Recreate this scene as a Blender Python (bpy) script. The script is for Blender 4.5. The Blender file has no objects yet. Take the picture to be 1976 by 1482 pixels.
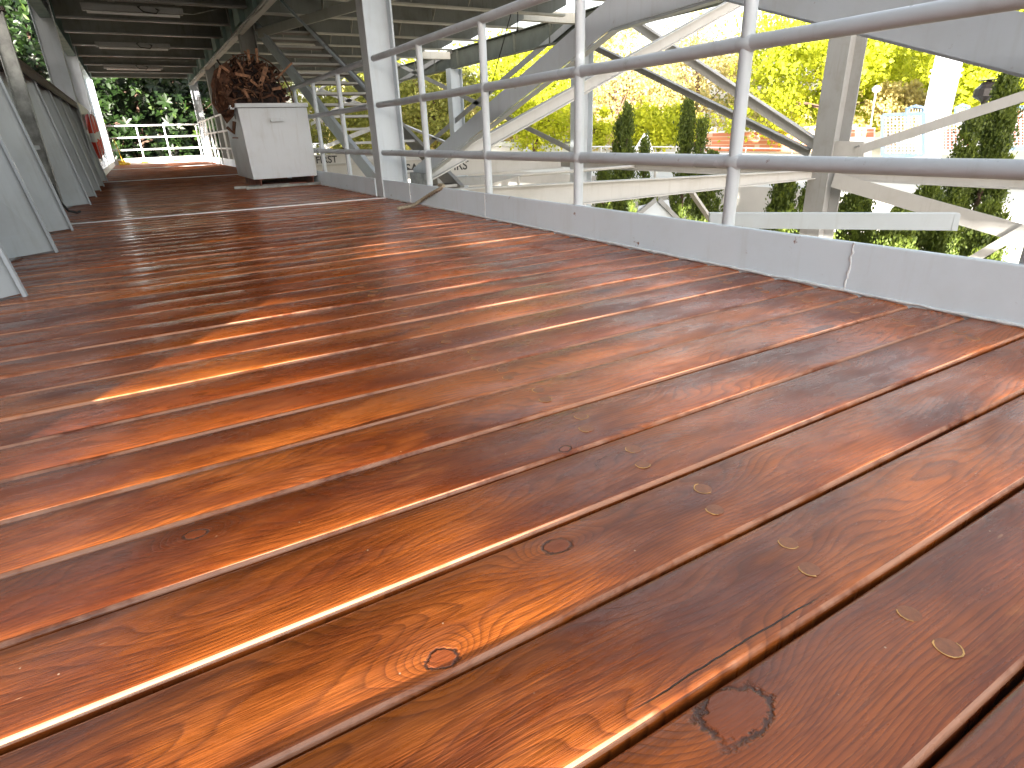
import bpy, math, random
import numpy as np
from mathutils import Vector, Matrix

# ------------------------------------------------------------------ camera
CX, CY, F = 988.0, 741.0, 1147.0
_v1 = np.array([257-CX, 282-CY, F]); _v3 = np.array([3140-CX, 180-CY, F])
AY = _v1/np.linalg.norm(_v1)
AX = _v3/np.linalg.norm(_v3); AX = AX-AY*(AX@AY); AX /= np.linalg.norm(AX)
AZ = np.cross(AX, AY)
if AZ[1] > 0: AZ = -AZ
RW = np.array([AX, AY, AZ])
EYE = np.array([0, 0, .5])
def ray(px, py): return RW@np.array([px-CX, py-CY, F])
def onx(px, py, x):
    d = ray(px, py); return Vector(EYE+d*(x/d[0]))
def ony(px, py, y):
    d = ray(px, py); return Vector(EYE+d*(y/d[1]))
def onz(px, py, z):
    d = ray(px, py); return Vector(EYE+d*((z-.5)/d[2]))
def far(px, py, dist):
    d = ray(px, py); return Vector(EYE+d*(dist/math.hypot(d[0], d[1])))

sc = bpy.context.scene
COL = sc.collection
cam = bpy.data.cameras.new('camera'); co = bpy.data.objects.new('camera', cam); COL.objects.link(co)
cam.sensor_width = 36; cam.lens = F/1976*36; cam.clip_end = 800; cam.clip_start = .02
M = Matrix(((AX[0], -AX[1], -AX[2]), (AY[0], -AY[1], -AY[2]), (AZ[0], -AZ[1], -AZ[2]))).to_4x4()
M.translation = Vector(EYE); co.matrix_world = M
sc.camera = co

# ------------------------------------------------------------------ materials
def nt(name):
    m = bpy.data.materials.new(name); m.use_nodes = True
    t = m.node_tree; b = t.nodes['Principled BSDF']
    return m, t, b
def node(t, typ, **kw):
    n = t.nodes.new(typ)
    for k, v in kw.items():
        if k.startswith('i_'):
            key = k[2:]; n.inputs[int(key) if key.isdigit() else key.replace('_', ' ')].default_value = v
        else: setattr(n, k, v)
    return n
def mth(t, op, a, b=None, c=None, clamp=False):
    n = t.nodes.new('ShaderNodeMath'); n.operation = op; n.use_clamp = clamp
    for i, v in enumerate((a, b, c)):
        if v is None: continue
        if isinstance(v, (int, float)): n.inputs[i].default_value = v
        else: t.links.new(v, n.inputs[i])
    return n.outputs[0]
def rampf(t, src, a, b, lo=0., hi=1.):
    n = node(t, 'ShaderNodeMapRange'); n.inputs[1].default_value = a; n.inputs[2].default_value = b
    n.inputs[3].default_value = lo; n.inputs[4].default_value = hi; n.clamp = True; n.interpolation_type = 'SMOOTHSTEP'
    t.links.new(src, n.inputs[0]); return n.outputs[0]
def mixc(t, f, a, b, mode='MIX'):
    n = t.nodes.new('ShaderNodeMix'); n.data_type = 'RGBA'; n.blend_type = mode
    for i, v in ((0, f), (6, a), (7, b)):
        if isinstance(v, (int, float)): n.inputs[i].default_value = v
        elif isinstance(v, tuple): n.inputs[i].default_value = (*v, 1) if len(v) == 3 else v
        else: t.links.new(v, n.inputs[i])
    return n.outputs[2]
def noise(t, vec, scale, detail=3., rough=.55, dist=0.):
    n = node(t, 'ShaderNodeTexNoise'); n.inputs['Scale'].default_value = scale; n.inputs['Detail'].default_value = detail
    n.inputs['Roughness'].default_value = rough; n.inputs['Distortion'].default_value = dist
    if vec is not None: t.links.new(vec, n.inputs['Vector'])
    return n.outputs[0]
def vmap(t, src, sx, sy, sz):
    n = node(t, 'ShaderNodeMapping'); n.inputs['Scale'].default_value = (sx, sy, sz); t.links.new(src, n.inputs['Vector']); return n.outputs[0]
def bump(t, b, h, strength, dist):
    n = node(t, 'ShaderNodeBump'); n.inputs['Strength'].default_value = strength; n.inputs['Distance'].default_value = dist
    t.links.new(h, n.inputs['Height']); t.links.new(n.outputs[0], b.inputs['Normal'])
def geo_pos(t): return node(t, 'ShaderNodeNewGeometry').outputs['Position']

def paint(name, col, rough=.42, dirt=.35, rust=.0, spec=.5):
    m, t, b = nt(name); p = geo_pos(t)
    n1 = noise(t, p, 3.2, 5, .6); n2 = noise(t, vmap(t, p, 22, 22, 2.2), 1, 4, .6); n3 = noise(t, p, 160, 2, .5)
    d = mth(t, 'MULTIPLY', rampf(t, n1, .45, .75), dirt); c = mixc(t, d, col, tuple(x*f for x, f in zip(col, (.72, .68, .60))))
    d2 = mth(t, 'MULTIPLY', rampf(t, n2, .52, .78), dirt*.8); c = mixc(t, d2, c, tuple(x*f for x, f in zip(col, (.62, .56, .47))))
    if rust:
        r = rampf(t, noise(t, p, 14, 6, .7), .68-rust, .74); c = mixc(t, r, c, (.16, .05, .02))
    t.links.new(c, b.inputs['Base Color'])
    t.links.new(rampf(t, n1, .3, .7, rough-.08, rough+.14), b.inputs['Roughness'])
    b.inputs['Specular IOR Level'].default_value = spec
    h = mth(t, 'ADD', mth(t, 'MULTIPLY', n3, .35), noise(t, p, 28, 3, .5)); bump(t, b, h, .35, .0025)
    return m
def flat(name, col, rough=.6, metal=0., var=.25, scale=6, bm=.2, bd=.004, emit=0):
    m, t, b = nt(name); p = geo_pos(t)
    n = noise(t, p, scale, 5, .62)
    c = mixc(t, rampf(t, n, .3, .72), tuple(min(1, x*(1+var)) for x in col), tuple(x*(1-var) for x in col))
    t.links.new(c, b.inputs['Base Color']); b.inputs['Roughness'].default_value = rough; b.inputs['Metallic'].default_value = metal
    if bm: bump(t, b, noise(t, p, scale*9, 4, .6), bm, bd)
    return m
def leaf(name, c1, c2, c3=None, trans=.35, rough=.45):
    m, t, b = nt(name)
    at = node(t, 'ShaderNodeAttribute', attribute_name='tint').outputs['Fac']
    c = mixc(t, at, c1, c2)
    if c3: c = mixc(t, rampf(t, at, .82, .95), c, c3)
    t.links.new(c, b.inputs['Base Color']); b.inputs['Roughness'].default_value = rough
    tr = node(t, 'ShaderNodeBsdfTranslucent'); t.links.new(c, tr.inputs[0])
    mx = node(t, 'ShaderNodeMixShader'); mx.inputs[0].default_value = trans
    t.links.new(b.outputs[0], mx.inputs[1]); t.links.new(tr.outputs[0], mx.inputs[2])
    t.links.new(mx.outputs[0], t.nodes['Material Output'].inputs['Surface'])
    return m

def wood_deck():
    m, t, b = nt('varnished_planks'); p = geo_pos(t)
    rnd = node(t, 'ShaderNodeAttribute', attribute_name='board').outputs['Fac']
    sx = node(t, 'ShaderNodeSeparateXYZ'); t.links.new(p, sx.inputs[0])
    X, Y = sx.outputs[0], sx.outputs[1]
    xo = mth(t, 'ADD', X, mth(t, 'MULTIPLY', rnd, 91.7))
    zo = mth(t, 'MULTIPLY', rnd, 53.)
    cb = node(t, 'ShaderNodeCombineXYZ'); t.links.new(xo, cb.inputs[0]); t.links.new(Y, cb.inputs[1]); t.links.new(zo, cb.inputs[2])
    P = cb.outputs[0]
    # growth ring field
    f1 = noise(t, vmap(t, P, 1.5, 5.5, 1), 1, 2, .45)
    f2 = noise(t, vmap(t, P, 6, 26, 1), 1, 2, .5)
    vo = node(t, 'ShaderNodeTexVoronoi'); vo.inputs['Scale'].default_value = 1; vo.inputs['Randomness'].default_value = .9
    t.links.new(vmap(t, P, 1.15, 4.2, 1), vo.inputs['Vector'])
    kd = vo.outputs['Distance']
    # big knots at chosen spots
    kn = None
    for (kx, ky, s) in KNOTS:
        dx = mth(t, 'MULTIPLY', mth(t, 'SUBTRACT', X, kx), .72/s); dy = mth(t, 'MULTIPLY', mth(t, 'SUBTRACT', Y, ky), 1.0/s)
        d = mth(t, 'SQRT', mth(t, 'ADD', mth(t, 'MULTIPLY', dx, dx), mth(t, 'MULTIPLY', dy, dy)))
        kn = d if kn is None else mth(t, 'MINIMUM', kn, d)
    wob = mth(t, 'MULTIPLY', mth(t, 'SUBTRACT', noise(t, vmap(t, P, 38, 46, 1), 1, 4, .65), .5), 1.3)
    knw = mth(t, 'ADD', kn, wob)
    kpush = mth(t, 'EXPONENT', mth(t, 'MULTIPLY', mth(t, 'MULTIPLY', kn, kn), -.16))
    vpush = mth(t, 'EXPONENT', mth(t, 'MULTIPLY', mth(t, 'MULTIPLY', kd, kd), -34))
    ring = mth(t, 'ADD', mth(t, 'MULTIPLY', Y, 95), mth(t, 'MULTIPLY', f1, 30))
    ring = mth(t, 'ADD', ring, mth(t, 'MULTIPLY', f2, 1.4))
    ring = mth(t, 'ADD', ring, mth(t, 'MULTIPLY', kpush, 6.5))
    ring = mth(t, 'ADD', ring, mth(t, 'MULTIPLY', vpush, 3.2))
    fr = mth(t, 'FRACT', ring)
    g = mth(t, 'POWER', fr, 3.0)                         # slow light to dark latewood edge
    g = mth(t, 'MULTIPLY', g, rampf(t, fr, .86, 1.0, 1, 0))
    fib = noise(t, vmap(t, P, 14, 420, 1), 1, 3, .7)
    fine = noise(t, vmap(t, P, 60, 900, 1), 1, 2, .6)
    blot = noise(t, vmap(t, P, 2.4, 7, 1), 1, 5, .62)
    wear = noise(t, vmap(t, P, 5, 16, 1), 1, 5, .7)
    base = mixc(t, rampf(t, rnd, .0, 1., 0., 1.), WOOD_A, WOOD_B)
    c = mixc(t, rampf(t, blot, .34, .66), base, WOOD_C)
    c = mixc(t, mth(t, 'MULTIPLY', g, .85), c, WOOD_D)
    c = mixc(t, mth(t, 'MULTIPLY', rampf(t, fib, .42, .72), .5), c, WOOD_D)
    c = mixc(t, mth(t, 'MULTIPLY', rampf(t, fine, .60, .8), .35), c, WOOD_L)
    c = mixc(t, mth(t, 'MULTIPLY', rampf(t, wear, .62, .80), .45), c, WOOD_L)
    dark = rampf(t, noise(t, vmap(t, P, 3.1, 9, 1), 1.3, 6, .7), .60, .74)
    c = mixc(t, mth(t, 'MULTIPLY', dark, .35), c, (.055, .014, .006))
    c = mixc(t, rampf(t, knw, .80, 1.1, .8, 0), c, (.23, .052, .014))
    rim = mth(t, 'MULTIPLY', mth(t, 'MULTIPLY', rampf(t, knw, .82, .98), rampf(t, knw, 1.02, 1.24, 1, 0)), rampf(t, noise(t, vmap(t, P, 11, 15, 1), 1, 4, .7), .30, .50))
    c = mixc(t, mth(t, 'MULTIPLY', rim, .85), c, (.035, .014, .008))
    c = mixc(t, rampf(t, kd, .05, .085, .8, 0), c, (.06, .015, .006))
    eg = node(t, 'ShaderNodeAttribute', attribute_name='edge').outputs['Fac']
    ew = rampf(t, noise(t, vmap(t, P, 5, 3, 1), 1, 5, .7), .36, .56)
    c = mixc(t, mth(t, 'MULTIPLY', eg, mth(t, 'MULTIPLY', ew, .7)), c, (.56, .29, .18))  # pale near edges: wear, with the bright seam highlight painted in
    # split along the grain of one board
    cw = mth(t, 'MULTIPLY', mth(t, 'SUBTRACT', noise(t, vmap(t, P, 9, 1, 1), 1, 4, .6), .5), .014)
    cd = mth(t, 'ABSOLUTE', mth(t, 'SUBTRACT', mth(t, 'SUBTRACT', Y, .2895), cw))
    ck = mth(t, 'MULTIPLY', rampf(t, cd, .0004, .0016, 1, 0), mth(t, 'MULTIPLY', rampf(t, X, .27, .33), rampf(t, X, .52, .60, 1, 0)))
    c = mixc(t, ck, c, (.02, .008, .005))
    # dust specks and small pale nicks
    sv = node(t, 'ShaderNodeTexVoronoi'); sv.inputs['Scale'].default_value = 34; t.links.new(P, sv.inputs['Vector'])
    sp_ = mth(t, 'MULTIPLY', rampf(t, sv.outputs['Distance'], .025, .05, 1, 0), rampf(t, noise(t, P, 7, 2, .5), .52, .6))
    c = mixc(t, mth(t, 'MULTIPLY', sp_, .8), c, (.62, .42, .27))
    nk = mth(t, 'MULTIPLY', rampf(t, noise(t, vmap(t, P, 30, 190, 1), 1, 2, .5), .73, .78), rampf(t, noise(t, P, 3.3, 2, .5), .54, .64))
    c = mixc(t, mth(t, 'MULTIPLY', nk, .6), c, (.60, .36, .20))
    t.links.new(c, b.inputs['Base Color'])
    ro = mth(t, 'ADD', rampf(t, wear, .38, .64, .15, .44), mth(t, 'MULTIPLY', g, .05))
    dry = rampf(t, mth(t, 'ADD', Y, mth(t, 'MULTIPLY', blot, 3)), 5.5, 12.5)
    ro = mth(t, 'ADD', ro, mth(t, 'MULTIPLY', dry, .30)); ro = mth(t, 'SUBTRACT', ro, mth(t, 'MULTIPLY', eg, .1))
    t.links.new(ro, b.inputs['Roughness'])
    t.links.new(rampf(t, dry, 0, 1, .42, .10), b.inputs['Specular IOR Level'])
    t.links.new(rampf(t, dry, 0, 1, .10, 0), b.inputs['Coat Weight']); b.inputs['Coat Roughness'].default_value = .14
    b.inputs['Coat Roughness'].default_value = .14
    h = mth(t, 'ADD', mth(t, 'MULTIPLY', g, -.12), mth(t, 'MULTIPLY', fib, .45))
    h = mth(t, 'ADD', h, mth(t, 'MULTIPLY', rim, -1.2)); h = mth(t, 'SUBTRACT', h, mth(t, 'MULTIPLY', ck, 1.5))
    h = mth(t, 'ADD', h, mth(t, 'MULTIPLY', noise(t, vmap(t, P, 9, 22, 1), 1, 3, .55), 1.6))
    bump(t, b, h, .5, .0022)
    return m

WOOD_A = (.34, .076, .014); WOOD_B = (.52, .140, .024); WOOD_C = (.16, .033, .008); WOOD_D = (.085, .020, .006); WOOD_L = (.50, .19, .055)
KNOTS = [(.362, .236, .026), (.159, .442, .012), (.362, .527, .014), (-.045, .818, .011), (.519, .731, .008)]

MT = {}
MT['wood'] = wood_deck()
MT['plug'] = flat('plug_wood', (.26, .085, .03), .38, var=.2, scale=120, bm=.3, bd=.001)
MT['plugring'] = flat('plug_glue', (.62, .34, .10), .5, var=.3, scale=90)
MT['grey'] = paint('light_grey_paint', (.50, .55, .59), .40, .30, .02)
MT['rail'] = paint('rail_grey_paint', (.45, .495, .54), .34, .35, .03)
MT['kerb'] = paint('pale_blue_grey_paint', (.66, .76, .84), .42, .22, .035)
MT['beige'] = paint('warm_grey_paint', (.46, .455, .435), .5, .3)
MT['dim'] = paint('dull_grey_paint', (.27, .275, .27), .55, .5)
MT['girderdark'] = paint('dark_green_grey_paint', (.075, .085, .07), .55, .4)
MT['teal'] = paint('grey_green_paint', (.17, .25, .235), .5, .5)
MT['tealpale'] = paint('pale_green_paint', (.30, .42, .395), .5, .4)
MT['hull'] = paint('bulkhead_grey_paint', (.44, .475, .49), .45, .35)
MT['white'] = paint('white_paint', (.74, .745, .74), .45, .25)
MT['box'] = paint('box_grey_paint', (.62, .66, .70), .42, .35)
MT['galv'] = flat('weathered_galvanised', (.27, .28, .265), .45, .3, var=.4, scale=9)
MT['brown'] = flat('brown_steel', (.055, .036, .028), .6, var=.4, scale=12)
MT['rustskid'] = flat('red_oxide_paint', (.24, .085, .055), .6, var=.35, scale=14)
MT['rust'] = flat('rusty_iron', (.095, .040, .020), .75, var=.6, scale=22, bm=.6, bd=.004)
MT['rustlight'] = flat('rust_bright', (.23, .11, .055), .7, var=.5, scale=30, bm=.5)
MT['rustdark'] = flat('rust_dark', (.016, .007, .005), .8, var=.5, scale=25, bm=.5)
MT['under'] = flat('dark_joist', (.012, .009, .007), .9)
MT['black'] = flat('black_rubber', (.012, .012, .012), .5, var=.1)
MT['letter'] = flat('black_lettering', (.02, .02, .022), .5, var=.1)
MT['red'] = flat('lifebuoy_red', (.72, .05, .02), .4, var=.12)
MT['rope'] = flat('hemp_rope', (.34, .29, .21), .8, var=.3, scale=60, bm=.4)
MT['ropedark'] = flat('rope_dark', (.05, .04, .03), .8)
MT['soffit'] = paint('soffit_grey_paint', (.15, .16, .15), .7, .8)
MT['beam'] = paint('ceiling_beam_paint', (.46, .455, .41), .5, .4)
MT['beamweb'] = paint('shaded_web_paint', (.20, .21, .195), .6, .8)  # beam paint darkened, shade on the webs put into the colour
MT['concrete'] = flat('pale_concrete', (.46, .45, .42), .8, var=.08, scale=.6)
MT['earth'] = flat('shrub_bed_soil', (.20, .16, .10), .95, var=.35, scale=2.)
MT['pillar'] = paint('pillar_paint', (.30, .31, .33), .6, .3)
MT['brick'] = None
MT['orange'] = flat('orange_site_panel', (.66, .20, .10), .6, var=.1, scale=1)
MT['blue'] = flat('pale_blue_frame', (.30, .45, .66), .5, var=.08)
MT['mesh'] = flat('white_lattice', (.70, .72, .72), .5, var=.05)
MT['bark'] = flat('bark', (.11, .065, .045), .9, var=.4, scale=14, bm=.8, bd=.02)
MT['lantern'] = flat('lantern_black', (.035, .03, .028), .4, var=.2)
MT['weld'] = flat('weld_bead', (.66, .69, .71), .45, var=.1, scale=40, bm=.8, bd=.004)
MT['tape'] = flat('yellow_tape', (.62, .40, .03), .6, var=.3, scale=20)
def brickmat():
    m, t, b = nt('red_brick'); p = geo_pos(t)
    br = node(t, 'ShaderNodeTexBrick'); br.inputs['Scale'].default_value = 1
    br.inputs['Color1'].default_value = (.50, .17, .09, 1); br.inputs['Color2'].default_value = (.58, .23, .12, 1); br.inputs['Mortar'].default_value = (.55, .40, .30, 1)
    br.inputs['Brick Width'].default_value = 1.2; br.inputs['Row Height'].default_value = .28; br.inputs['Mortar Size'].default_value = .03
    r = node(t, 'ShaderNodeMapping'); r.inputs['Rotation'].default_value = (math.radians(90), 0, 0); t.links.new(p, r.inputs['Vector'])
    t.links.new(r.outputs[0], br.inputs['Vector']); t.links.new(br.outputs[0], b.inputs['Base Color']); b.inputs['Roughness'].default_value = .85
    return m
MT['brick'] = brickmat()
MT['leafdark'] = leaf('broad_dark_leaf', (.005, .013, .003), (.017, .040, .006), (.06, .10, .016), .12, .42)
MT['leafyellow'] = leaf('yellow_green_leaf', (.32, .38, .018), (.56, .57, .03), None, .5, .6)
MT['leafolive'] = leaf('olive_leaf', (.17, .19, .04), (.34, .34, .06), (.38, .28, .08), .45, .6)
MT['leaforange'] = leaf('ochre_leaf', (.44, .36, .13), (.58, .50, .20), (.42, .42, .10), .5, .7)
MT['cypress'] = leaf('cypress_foliage', (.03, .055, .008), (.21, .27, .03), (.42, .48, .05), .3, .6)
MT['brownfol'] = leaf('dry_foliage', (.16, .10, .045), (.28, .19, .09), None, .3, .7)

# ------------------------------------------------------------------ mesh helpers
class MB:
    def __init__(s): s.v = []; s.f = []; s.m = []; s.sm = []; s.slots = []
    def slot(s, mat):
        if mat not in s.slots: s.slots.append(mat)
        return s.slots.index(mat)
    def add(s, vs, fs, mat=None, smooth=False):
        o = len(s.v); s.v += [tuple(v) for v in vs]; k = s.slot(mat) if mat else 0
        for f in fs: s.f.append(tuple(i+o for i in f)); s.m.append(k); s.sm.append(smooth)
        return s
    def box(s, a, b, mat=None, bev=0):
        x0, x1 = sorted((a[0], b[0])); y0, y1 = sorted((a[1], b[1])); z0, z1 = sorted((a[2], b[2]))
        return s.hexa([(x0, y0, z0), (x1, y0, z0), (x1, y1, z0), (x0, y1, z0), (x0, y0, z1), (x1, y0, z1), (x1, y1, z1), (x0, y1, z1)], mat)
    def hexa(s, v, mat=None):
        return s.add(v, [(0, 3, 2, 1), (4, 5, 6, 7), (0, 1, 5, 4), (1, 2, 6, 5), (2, 3, 7, 6), (3, 0, 4, 7)], mat)
    def bar(s, p0, p1, a, b, up=(0, 0, 1), mat=None):
        p0, p1, up = Vector(p0), Vector(p1), Vector(up); d = (p1-p0).normalized()
        x = d.cross(up)
        if x.length < 1e-4: x = d.cross(Vector((1, 0, 0)))
        x.normalize(); y = x.cross(d).normalized(); x = x*a/2; y = y*b/2
        return s.hexa([p0-x-y, p1-x-y, p1+x-y, p0+x-y, p0-x+y, p1-x+y, p1+x+y, p0+x+y], mat)
    def tube(s, pts, r, n=10, mat=None, cap=True, smooth=True):
        pts = [Vector(p) for p in pts]; rs = r if isinstance(r, (list, tuple)) else [r]*len(pts)
        vs = []; fs = []; ref = None
        for i, p in enumerate(pts):
            d = (pts[min(i+1, len(pts)-1)]-pts[max(i-1, 0)]).normalized()
            if ref is None:
                ref = Vector((0, 0, 1)) if abs(d.z) < .9 else Vector((1, 0, 0))
            x = d.cross(ref).normalized(); y = x.cross(d).normalized(); ref = y
            for k in range(n):
                a = 2*math.pi*k/n; vs.append(p+(x*math.cos(a)+y*math.sin(a))*rs[i])
        for i in range(len(pts)-1):
            for k in range(n):
                k2 = (k+1) % n; fs.append((i*n+k, i*n+k2, (i+1)*n+k2, (i+1)*n+k))
        s.add(vs, fs, mat, smooth)
        if cap:
            s.add(vs[:n], [tuple(range(n))], mat); s.add(vs[-n:], [tuple(reversed(range(n)))], mat)
        return s
    def slab(s, poly, off, mat=None):
        """polygon (list of points) thickened by the vector off"""
        n = len(poly); off = Vector(off); v = [Vector(p) for p in poly]; v2 = [p+off for p in v]
        f = [tuple(reversed(range(n))), tuple(range(n, 2*n))]+[(i, (i+1) % n, n+(i+1) % n, n+i) for i in range(n)]
        return s.add(v+v2, f, mat)
    def build(s, name, mat, parent=None, base=None, bevel=0):
        me = bpy.data.meshes.new(name)
        b = Vector(base) if base is not None else (parent_base(parent) if parent else Vector((0, 0, 0)))
        me.from_pydata([tuple(Vector(v)-b) for v in s.v], [], s.f)
        slots = s.slots or [mat]
        for k in slots: me.materials.append(MT[k if k else mat])
        me.polygons.foreach_set('material_index', s.m); me.polygons.foreach_set('use_smooth', s.sm)
        me.update()
        o = bpy.data.objects.new(name, me); COL.objects.link(o)
        if parent: o.parent = parent
        elif base is not None: o.location = b
        if bevel:
            md = o.modifiers.new('bevel', 'BEVEL'); md.width = bevel; md.segments = 2; md.limit_method = 'ANGLE'; md.angle_limit = math.radians(50)
        return o
def parent_base(p):
    b = Vector((0, 0, 0))
    while p: b += p.location; p = p.parent
    return b
def tag(o, label=None, cat=None, group=None, kind=None):
    if label: o['label'] = label
    if cat: o['category'] = cat
    if group: o['group'] = group
    if kind: o['kind'] = kind
    return o
def thing(name, label, cat, loc, group=None):
    o = bpy.data.objects.new(name, None); COL.objects.link(o); o.location = loc; o.empty_display_size = .1
    return tag(o, label, cat, group)
rng = random.Random(7)

# ------------------------------------------------------------------ deck
def gap_edges():
    e = [.716]
    y = .716
    while y < 21.85: y += .1487 if y < 1.1 else .1526; e.append(y)
    y = .716
    while y > -4.2: y -= .1487; e.insert(0, y)
    return e
EDG = gap_edges()
def build_deck():
    vs = []; fs = []; bid = []; surf = {}; edg = []
    r = random.Random(3)
    for i in range(len(EDG)-1):
        y0, y1 = EDG[i]+.0030+r.uniform(-.0006, .0008), EDG[i+1]-.0030+r.uniform(-.0008, .0006)
        if i < len(EDG) and EDG[i] > -1: pass
        w = y1-y0; cup = r.uniform(.0024, .0044); tilt = r.uniform(-.0012, .0012); hz = r.uniform(-.001, .001); R = .0082
        prof = [(y0+.0015, -.045), (y0, -.012)]
        for k in range(6):
            a = math.pi/2*k/5; prof.append((y0+R-R*math.cos(a), -R+R*math.sin(a)))
        for k in range(1, 10): prof.append((y0+R+(w-2*R)*k/10, 0))
        for k in range(6):
            a = math.pi/2*k/5; prof.append((y1-R+R*math.sin(a), -R+R*math.cos(a)))
        prof += [(y1, -.012), (y1-.0015, -.045)]
        x0, x1 = -1.15, 1.838
        nx = 26 if y0 < 3 else (8 if y0 < 8 else 3)
        bow = r.uniform(-.0012, .0012); ph = r.uniform(0, 6)
        o = len(vs); n = len(prof)
        surf[i] = lambda x, y, y0=y0, y1=y1, w=w, hz=hz, cup=cup, tilt=tilt, ph=ph: hz-cup*((y-(y0+y1)/2)/(w/2))**2+tilt*((y-(y0+y1)/2)/(w/2))+.0010*math.sin(x*2.3+ph*2)
        for j in range(nx+1):
            x = x0+(x1-x0)*j/nx
            dy = bow*math.sin(x*2+ph); dzz = .0010*math.sin(x*2.3+ph*2)
            for (y, z) in prof:
                t = (y-(y0+y1)/2)/(w/2)
                zz = z+hz-cup*t*t+tilt*t+dzz
                if z < -.01: zz = z
                vs.append((x, y+dy, zz))
        for j in range(nx):
            for k in range(n-1):
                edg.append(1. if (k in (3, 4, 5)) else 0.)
                fs.append((o+j*n+k, o+j*n+k+1, o+(j+1)*n+k+1, o+(j+1)*n+k)); bid.append(r.random() if False else i)
        fs.append(tuple(o+k for k in reversed(range(n)))); bid.append(i); edg.append(0.)
        fs.append(tuple(o+nx*n+k for k in range(n))); bid.append(i); edg.append(0.)
    rr = np.random.RandomState(11).rand(len(EDG)+5)
    me = bpy.data.meshes.new('deck'); me.from_pydata(vs, [], [tuple(reversed(f)) for f in fs]); me.materials.append(MT['wood'])
    at = me.attributes.new('board', 'FLOAT', 'FACE'); at.data.foreach_set('value', [float(rr[b]) for b in bid])
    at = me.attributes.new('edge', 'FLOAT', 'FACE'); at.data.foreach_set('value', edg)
    me.polygons.foreach_set('use_smooth', [True]*len(me.polygons)); me.update()
    o = bpy.data.objects.new('deck', me); COL.objects.link(o)
    tag(o, 'wet looking red brown plank deck running down the pier', None, None, 'structure'); o['category'] = 'deck'
    md = o.modifiers.new('es', 'EDGE_SPLIT'); md.split_angle = math.radians(50)
    # plugs
    def plug(x, y, bi):
        zs = surf[bi](x, y)
        mb = MB(); n = 20; rad = .0125+rng.uniform(-.001, .001)
        top = zs+.0004
        vs = [(x+rad*math.cos(2*math.pi*k/n), y+rad*math.sin(2*math.pi*k/n), top) for k in range(n)]
        lo = [(a, b, -.003) for a, b, c in vs]
        mb.add(vs+lo, [tuple(range(n))]+[(k, n+k, n+(k+1) % n, (k+1) % n) for k in range(n)], 'plug')
        # glue crescent round part of the rim
        a0 = rng.uniform(1.2, 2.6); sp = rng.uniform(1.6, 4.5); ring = []
        for k in range(13):
            a = a0+sp*k/12; th = .0006+.0012*rng.random()
            for rr2 in (rad-.0004, rad+th): ring.append((x+rr2*math.cos(a), y+rr2*math.sin(a), zs+.0007))
        mb.add(ring, [(2*k, 2*k+1, 2*k+3, 2*k+2) for k in range(12)], 'plugring')
        return mb.build('wooden_plug', 'plug', o)
    for i in range(len(EDG)-1):
        yc = (EDG[i]+EDG[i+1])/2
        if yc < .05 or yc > 3.4: continue
        plug(.62+rng.uniform(-.006, .006), yc+.023, i); plug(.597+rng.uniform(-.006, .006), yc-.023, i)
        if .4 < yc < 2.0: plug(1.679, yc+.02, i); plug(1.657, yc-.02, i)
    for y in (5.36, 11.52, 17.7):
        mb = MB(); mb.box((-1.1, y-.016, -.02), (1.835, y+.016, .006)); mb.build('joint_strip', 'white', o, bevel=.002)
    mb = MB(); mb.box((-1.15, -4.5, -.16), (1.838, 21.9, -.046)); mb.build('joist_frame', 'under', o)
    return o
build_deck()

# ------------------------------------------------------------------ columns
def hcol(x0, x1, y, z0, z1, fw=.20, tf=.014, mat='grey', name='steel_column', label='', group=None, plate=True):
    t = thing(name, label, 'column', ((x0+x1)/2, y, z0), group)
    for x, s in ((x0, 1), (x1, -1)):
        mb = MB(); mb.box((x, y-fw/2, z0), (x+s*tf, y+fw/2, z1)); mb.build('flange', mat, t, bevel=.003)
    mb = MB(); mb.box((x0+tf+.001, y-.006, z0), (x1-tf-.001, y+.006, z1)); mb.build('web', mat, t)
    if plate:
        mb = MB(); mb.box((x0-.02, y-fw/2-.02, z0-.01), (x1+.02, y+fw/2+.02, z0+.012)); mb.build('base_plate', mat, t, bevel=.003)
    return t
G = 'steel columns along the walkway'
hcol(1.842, 2.09, 5.50, -.02, 2.9, .17, .016, 'grey', label='tall grey H-section column where the rail tubes end beside the rope', group=G)
hcol(1.87, 2.12, 11.75, -.02, 2.9, .2, .016, 'dim', label='steel column rising behind the rusty heap on the box', group=G)
hcol(1.86, 2.1, 17.3, -.02, 2.7, .2, .016, 'dim', label='steel column between the box and the far corner of the railing', group=G)
hcol(1.84, 2.06, 21.8, -.02, 2.7, .2, .016, 'grey', label='steel column at the right end of the far white railing', group=G)
hcol(-.82, -.57, 11.8, -.02, 2.78, .2, .016, 'grey', label='first left column above the bulkhead, nearest one with leaves beside it', group=G)
hcol(-.80, -.57, 16.3, -.02, 2.78, .2, .016, 'grey', label='left column just behind the round red lifebuoys', group=G)
hcol(-.78, -.56, 21.6, -.02, 2.7, .2, .016, 'grey', label='left column at the left end of the far white railing', group=G)
hcol(8.0, 8.36, 5.3, -3.2, 2.2, .30, .02, 'dim', label='big outer column at right where the diagonal braces meet', group='outer steel columns', plate=False)
hcol(8.0, 8.36, 10.95, -3.2, 2.2, .30, .02, 'grey', label='outer column seen just right of the middle rail post', group='outer steel columns', plate=False)
hcol(8.0, 8.36, 16.9, -3.2, 2.2, .30, .02, 'grey', label='outer column among the yellow trees left of centre', group='outer steel columns', plate=False)

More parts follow.
